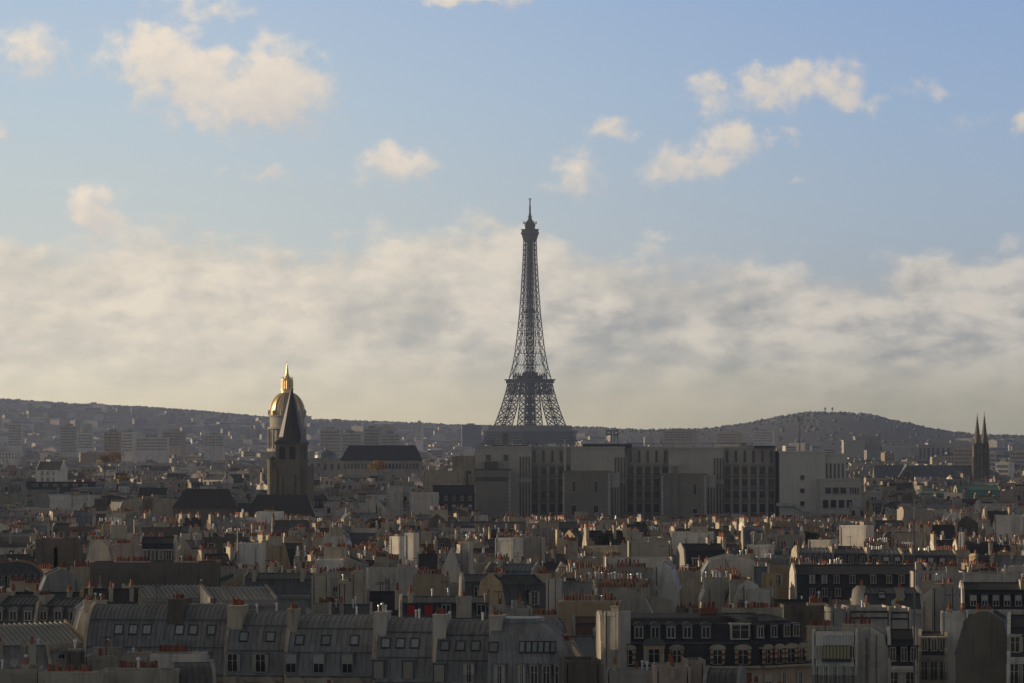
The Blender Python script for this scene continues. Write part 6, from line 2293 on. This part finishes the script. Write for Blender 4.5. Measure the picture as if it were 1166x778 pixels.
house('stepped cream terrace building below the warm cream annex', 482, 530, 536, 548, 1560, -5, d=12, roof='flat', wm='cream', rm='zinc', seam=0, lod=1, wx=(2, 6), wsize=(2, 2), name='annex', group=None)
house('two grey chimney slabs like pillars left of the pale blank tower', 440, 458, 560, 590, 1240, 0, d=6, roof='flat', wm='pale', rm='zinc', seam=0, lod=1, stacks=((-2, 3, 2, .9, 1.6, 3), (2, 3, 2, .9, 1.6, 3)), name='chimney_wall', cat='chimney wall', group=None)
house('pale shed like gable beside the chimney pillars', 410, 440, 566, 582, 1230, 0, turn=True, length=9, roof='gable', wm='pale', rm='zinc', seam=0, lod=1, name='gable_house', group=None)
house('white gable below the church nave', 292, 318, 583, 606, 1100, -6, turn=True, length=8, roof='flat', wm='white', rm='brown tile', seam=0, lod=1, stacks=((-3, 3, 3, .6, .5, 6),), name='gable_house', group=None)
house('slate roof with a round dormer pavilion below the recessed faculty windows', 846, 872, 601, 618, 960, 0, d=9, roof='curved', wm='stone', rm='blue grey zinc', seam=0, lod=1, dorm=((0, PZ(617, 960)),), dstyle='arch', dsize=(1.3, 1.7), dmat='pale', name='curved_roof_house', group=None)
house('dark green copper roofed mansion in front of the twin spires', 1090, 1140, 553, 572, 1720, 3, d=12, roof='mansard', wm='stone', rm='copper_green', seam=0, lod=1, dorm=(-6, -2, 2, 6), dsize=(1.2, 1.6), dmat='copper_green', name='mansard_house', group=None)
house('long blank beige wall at the right under the twin spires', 1115, 1172, 574, 596, 1290, 2, turn=True, length=10, roof='flat', wm='pale', rm='zinc', seam=0, lod=1, name='wall_house', group=None)


# ------------------------------------------------------------------ trees
def tree(label, px, yt, yb, D, wpx, leaf, seed):
    rnd = random.Random(seed)
    s = D / F
    base = terrain(PX(px, D), D)
    zt, zb = PZ(yt, D), PZ(yb, D)
    R = wpx * s / 2
    root = thing('broadleaf_tree', label, 'tree', (PX(px, D), D, base), 0, 'trees among the roofs')
    b = MB()
    b.bar((0, 0, 0), (0, 0, zb - base), .35, 'bark', 7, .25)
    H = zt - zb
    for i in range(6):
        a = i * 1.05
        b.bar((0, 0, zb - base - .5), (R * .6 * math.cos(a), R * .6 * math.sin(a), zb - base + H * rnd.uniform(.4, .7)), .16, 'bark', 5, .05)
    b.build('trunk', root)
    b = MB()
    cl = []
    for _ in range(16):
        a, rr = rnd.uniform(0, 6.28), R * math.sqrt(rnd.random()) * .8
        cl.append((rr * math.cos(a), rr * math.sin(a), zb - base + H * rnd.uniform(.15, .85), R * rnd.uniform(.22, .42)))
    for _ in range(1500):
        cx, cy, cz, cr = rnd.choice(cl)
        u = Vector((rnd.gauss(0, 1), rnd.gauss(0, 1), rnd.gauss(0, .8))).normalized() * cr * rnd.uniform(.6, 1.05)
        p = Vector((cx, cy, cz)) + u
        p.z = min(p.z, zt - base)
        q = rnd.uniform(.16, .34)
        n = Vector((rnd.gauss(0, 1), rnd.gauss(0, 1), rnd.gauss(0, 1))).normalized()
        o = n.orthogonal().normalized() * q
        k = n.cross(o)
        b.poly([tuple(p + o), tuple(p + k), tuple(p - o * 1.2), tuple(p - k)], leaf)
    b.build('crown', root)


for a in (('golden autumn tree in front of the long hipped hall', 431, 525, 535, 2200, 25, 'leaf_gold', 1), ('larger golden tree of the pair at left under the pale blocks', 134, 515, 527, 2500, 26, 'leaf_gold', 2),
          ('smaller golden tree left of the larger golden one', 119, 518, 528, 2450, 14, 'leaf_gold', 3), ('golden tree above the slate dormer rows at left', 140, 542, 553, 1850, 20, 'leaf_gold', 4),
          ('ochre bush between the brown roofs and the slate dormer rows', 152, 566, 580, 1380, 10, 'leaf_gold', 5), ('dark green roof garden tree left of the bright sunlit box', 921, 606, 622, 985, 34, 'leaf_green', 6),
          ('bare brown tree right of the bright sunlit box', 1019, 612, 629, 965, 24, 'leaf_brown', 7), ('olive bushes on a roof terrace left of the pale blank tower', 432, 591, 604, 1080, 30, 'leaf_brown', 8),
          ('small green shrub on a roof right of the blue tarpaulin', 690, 608, 617, 900, 14, 'leaf_green', 9), ('dark round shrub on a white parapet below the faculty pavilion', 727, 595, 605, 1050, 18, 'leaf_green', 10)):
    tree(*a)
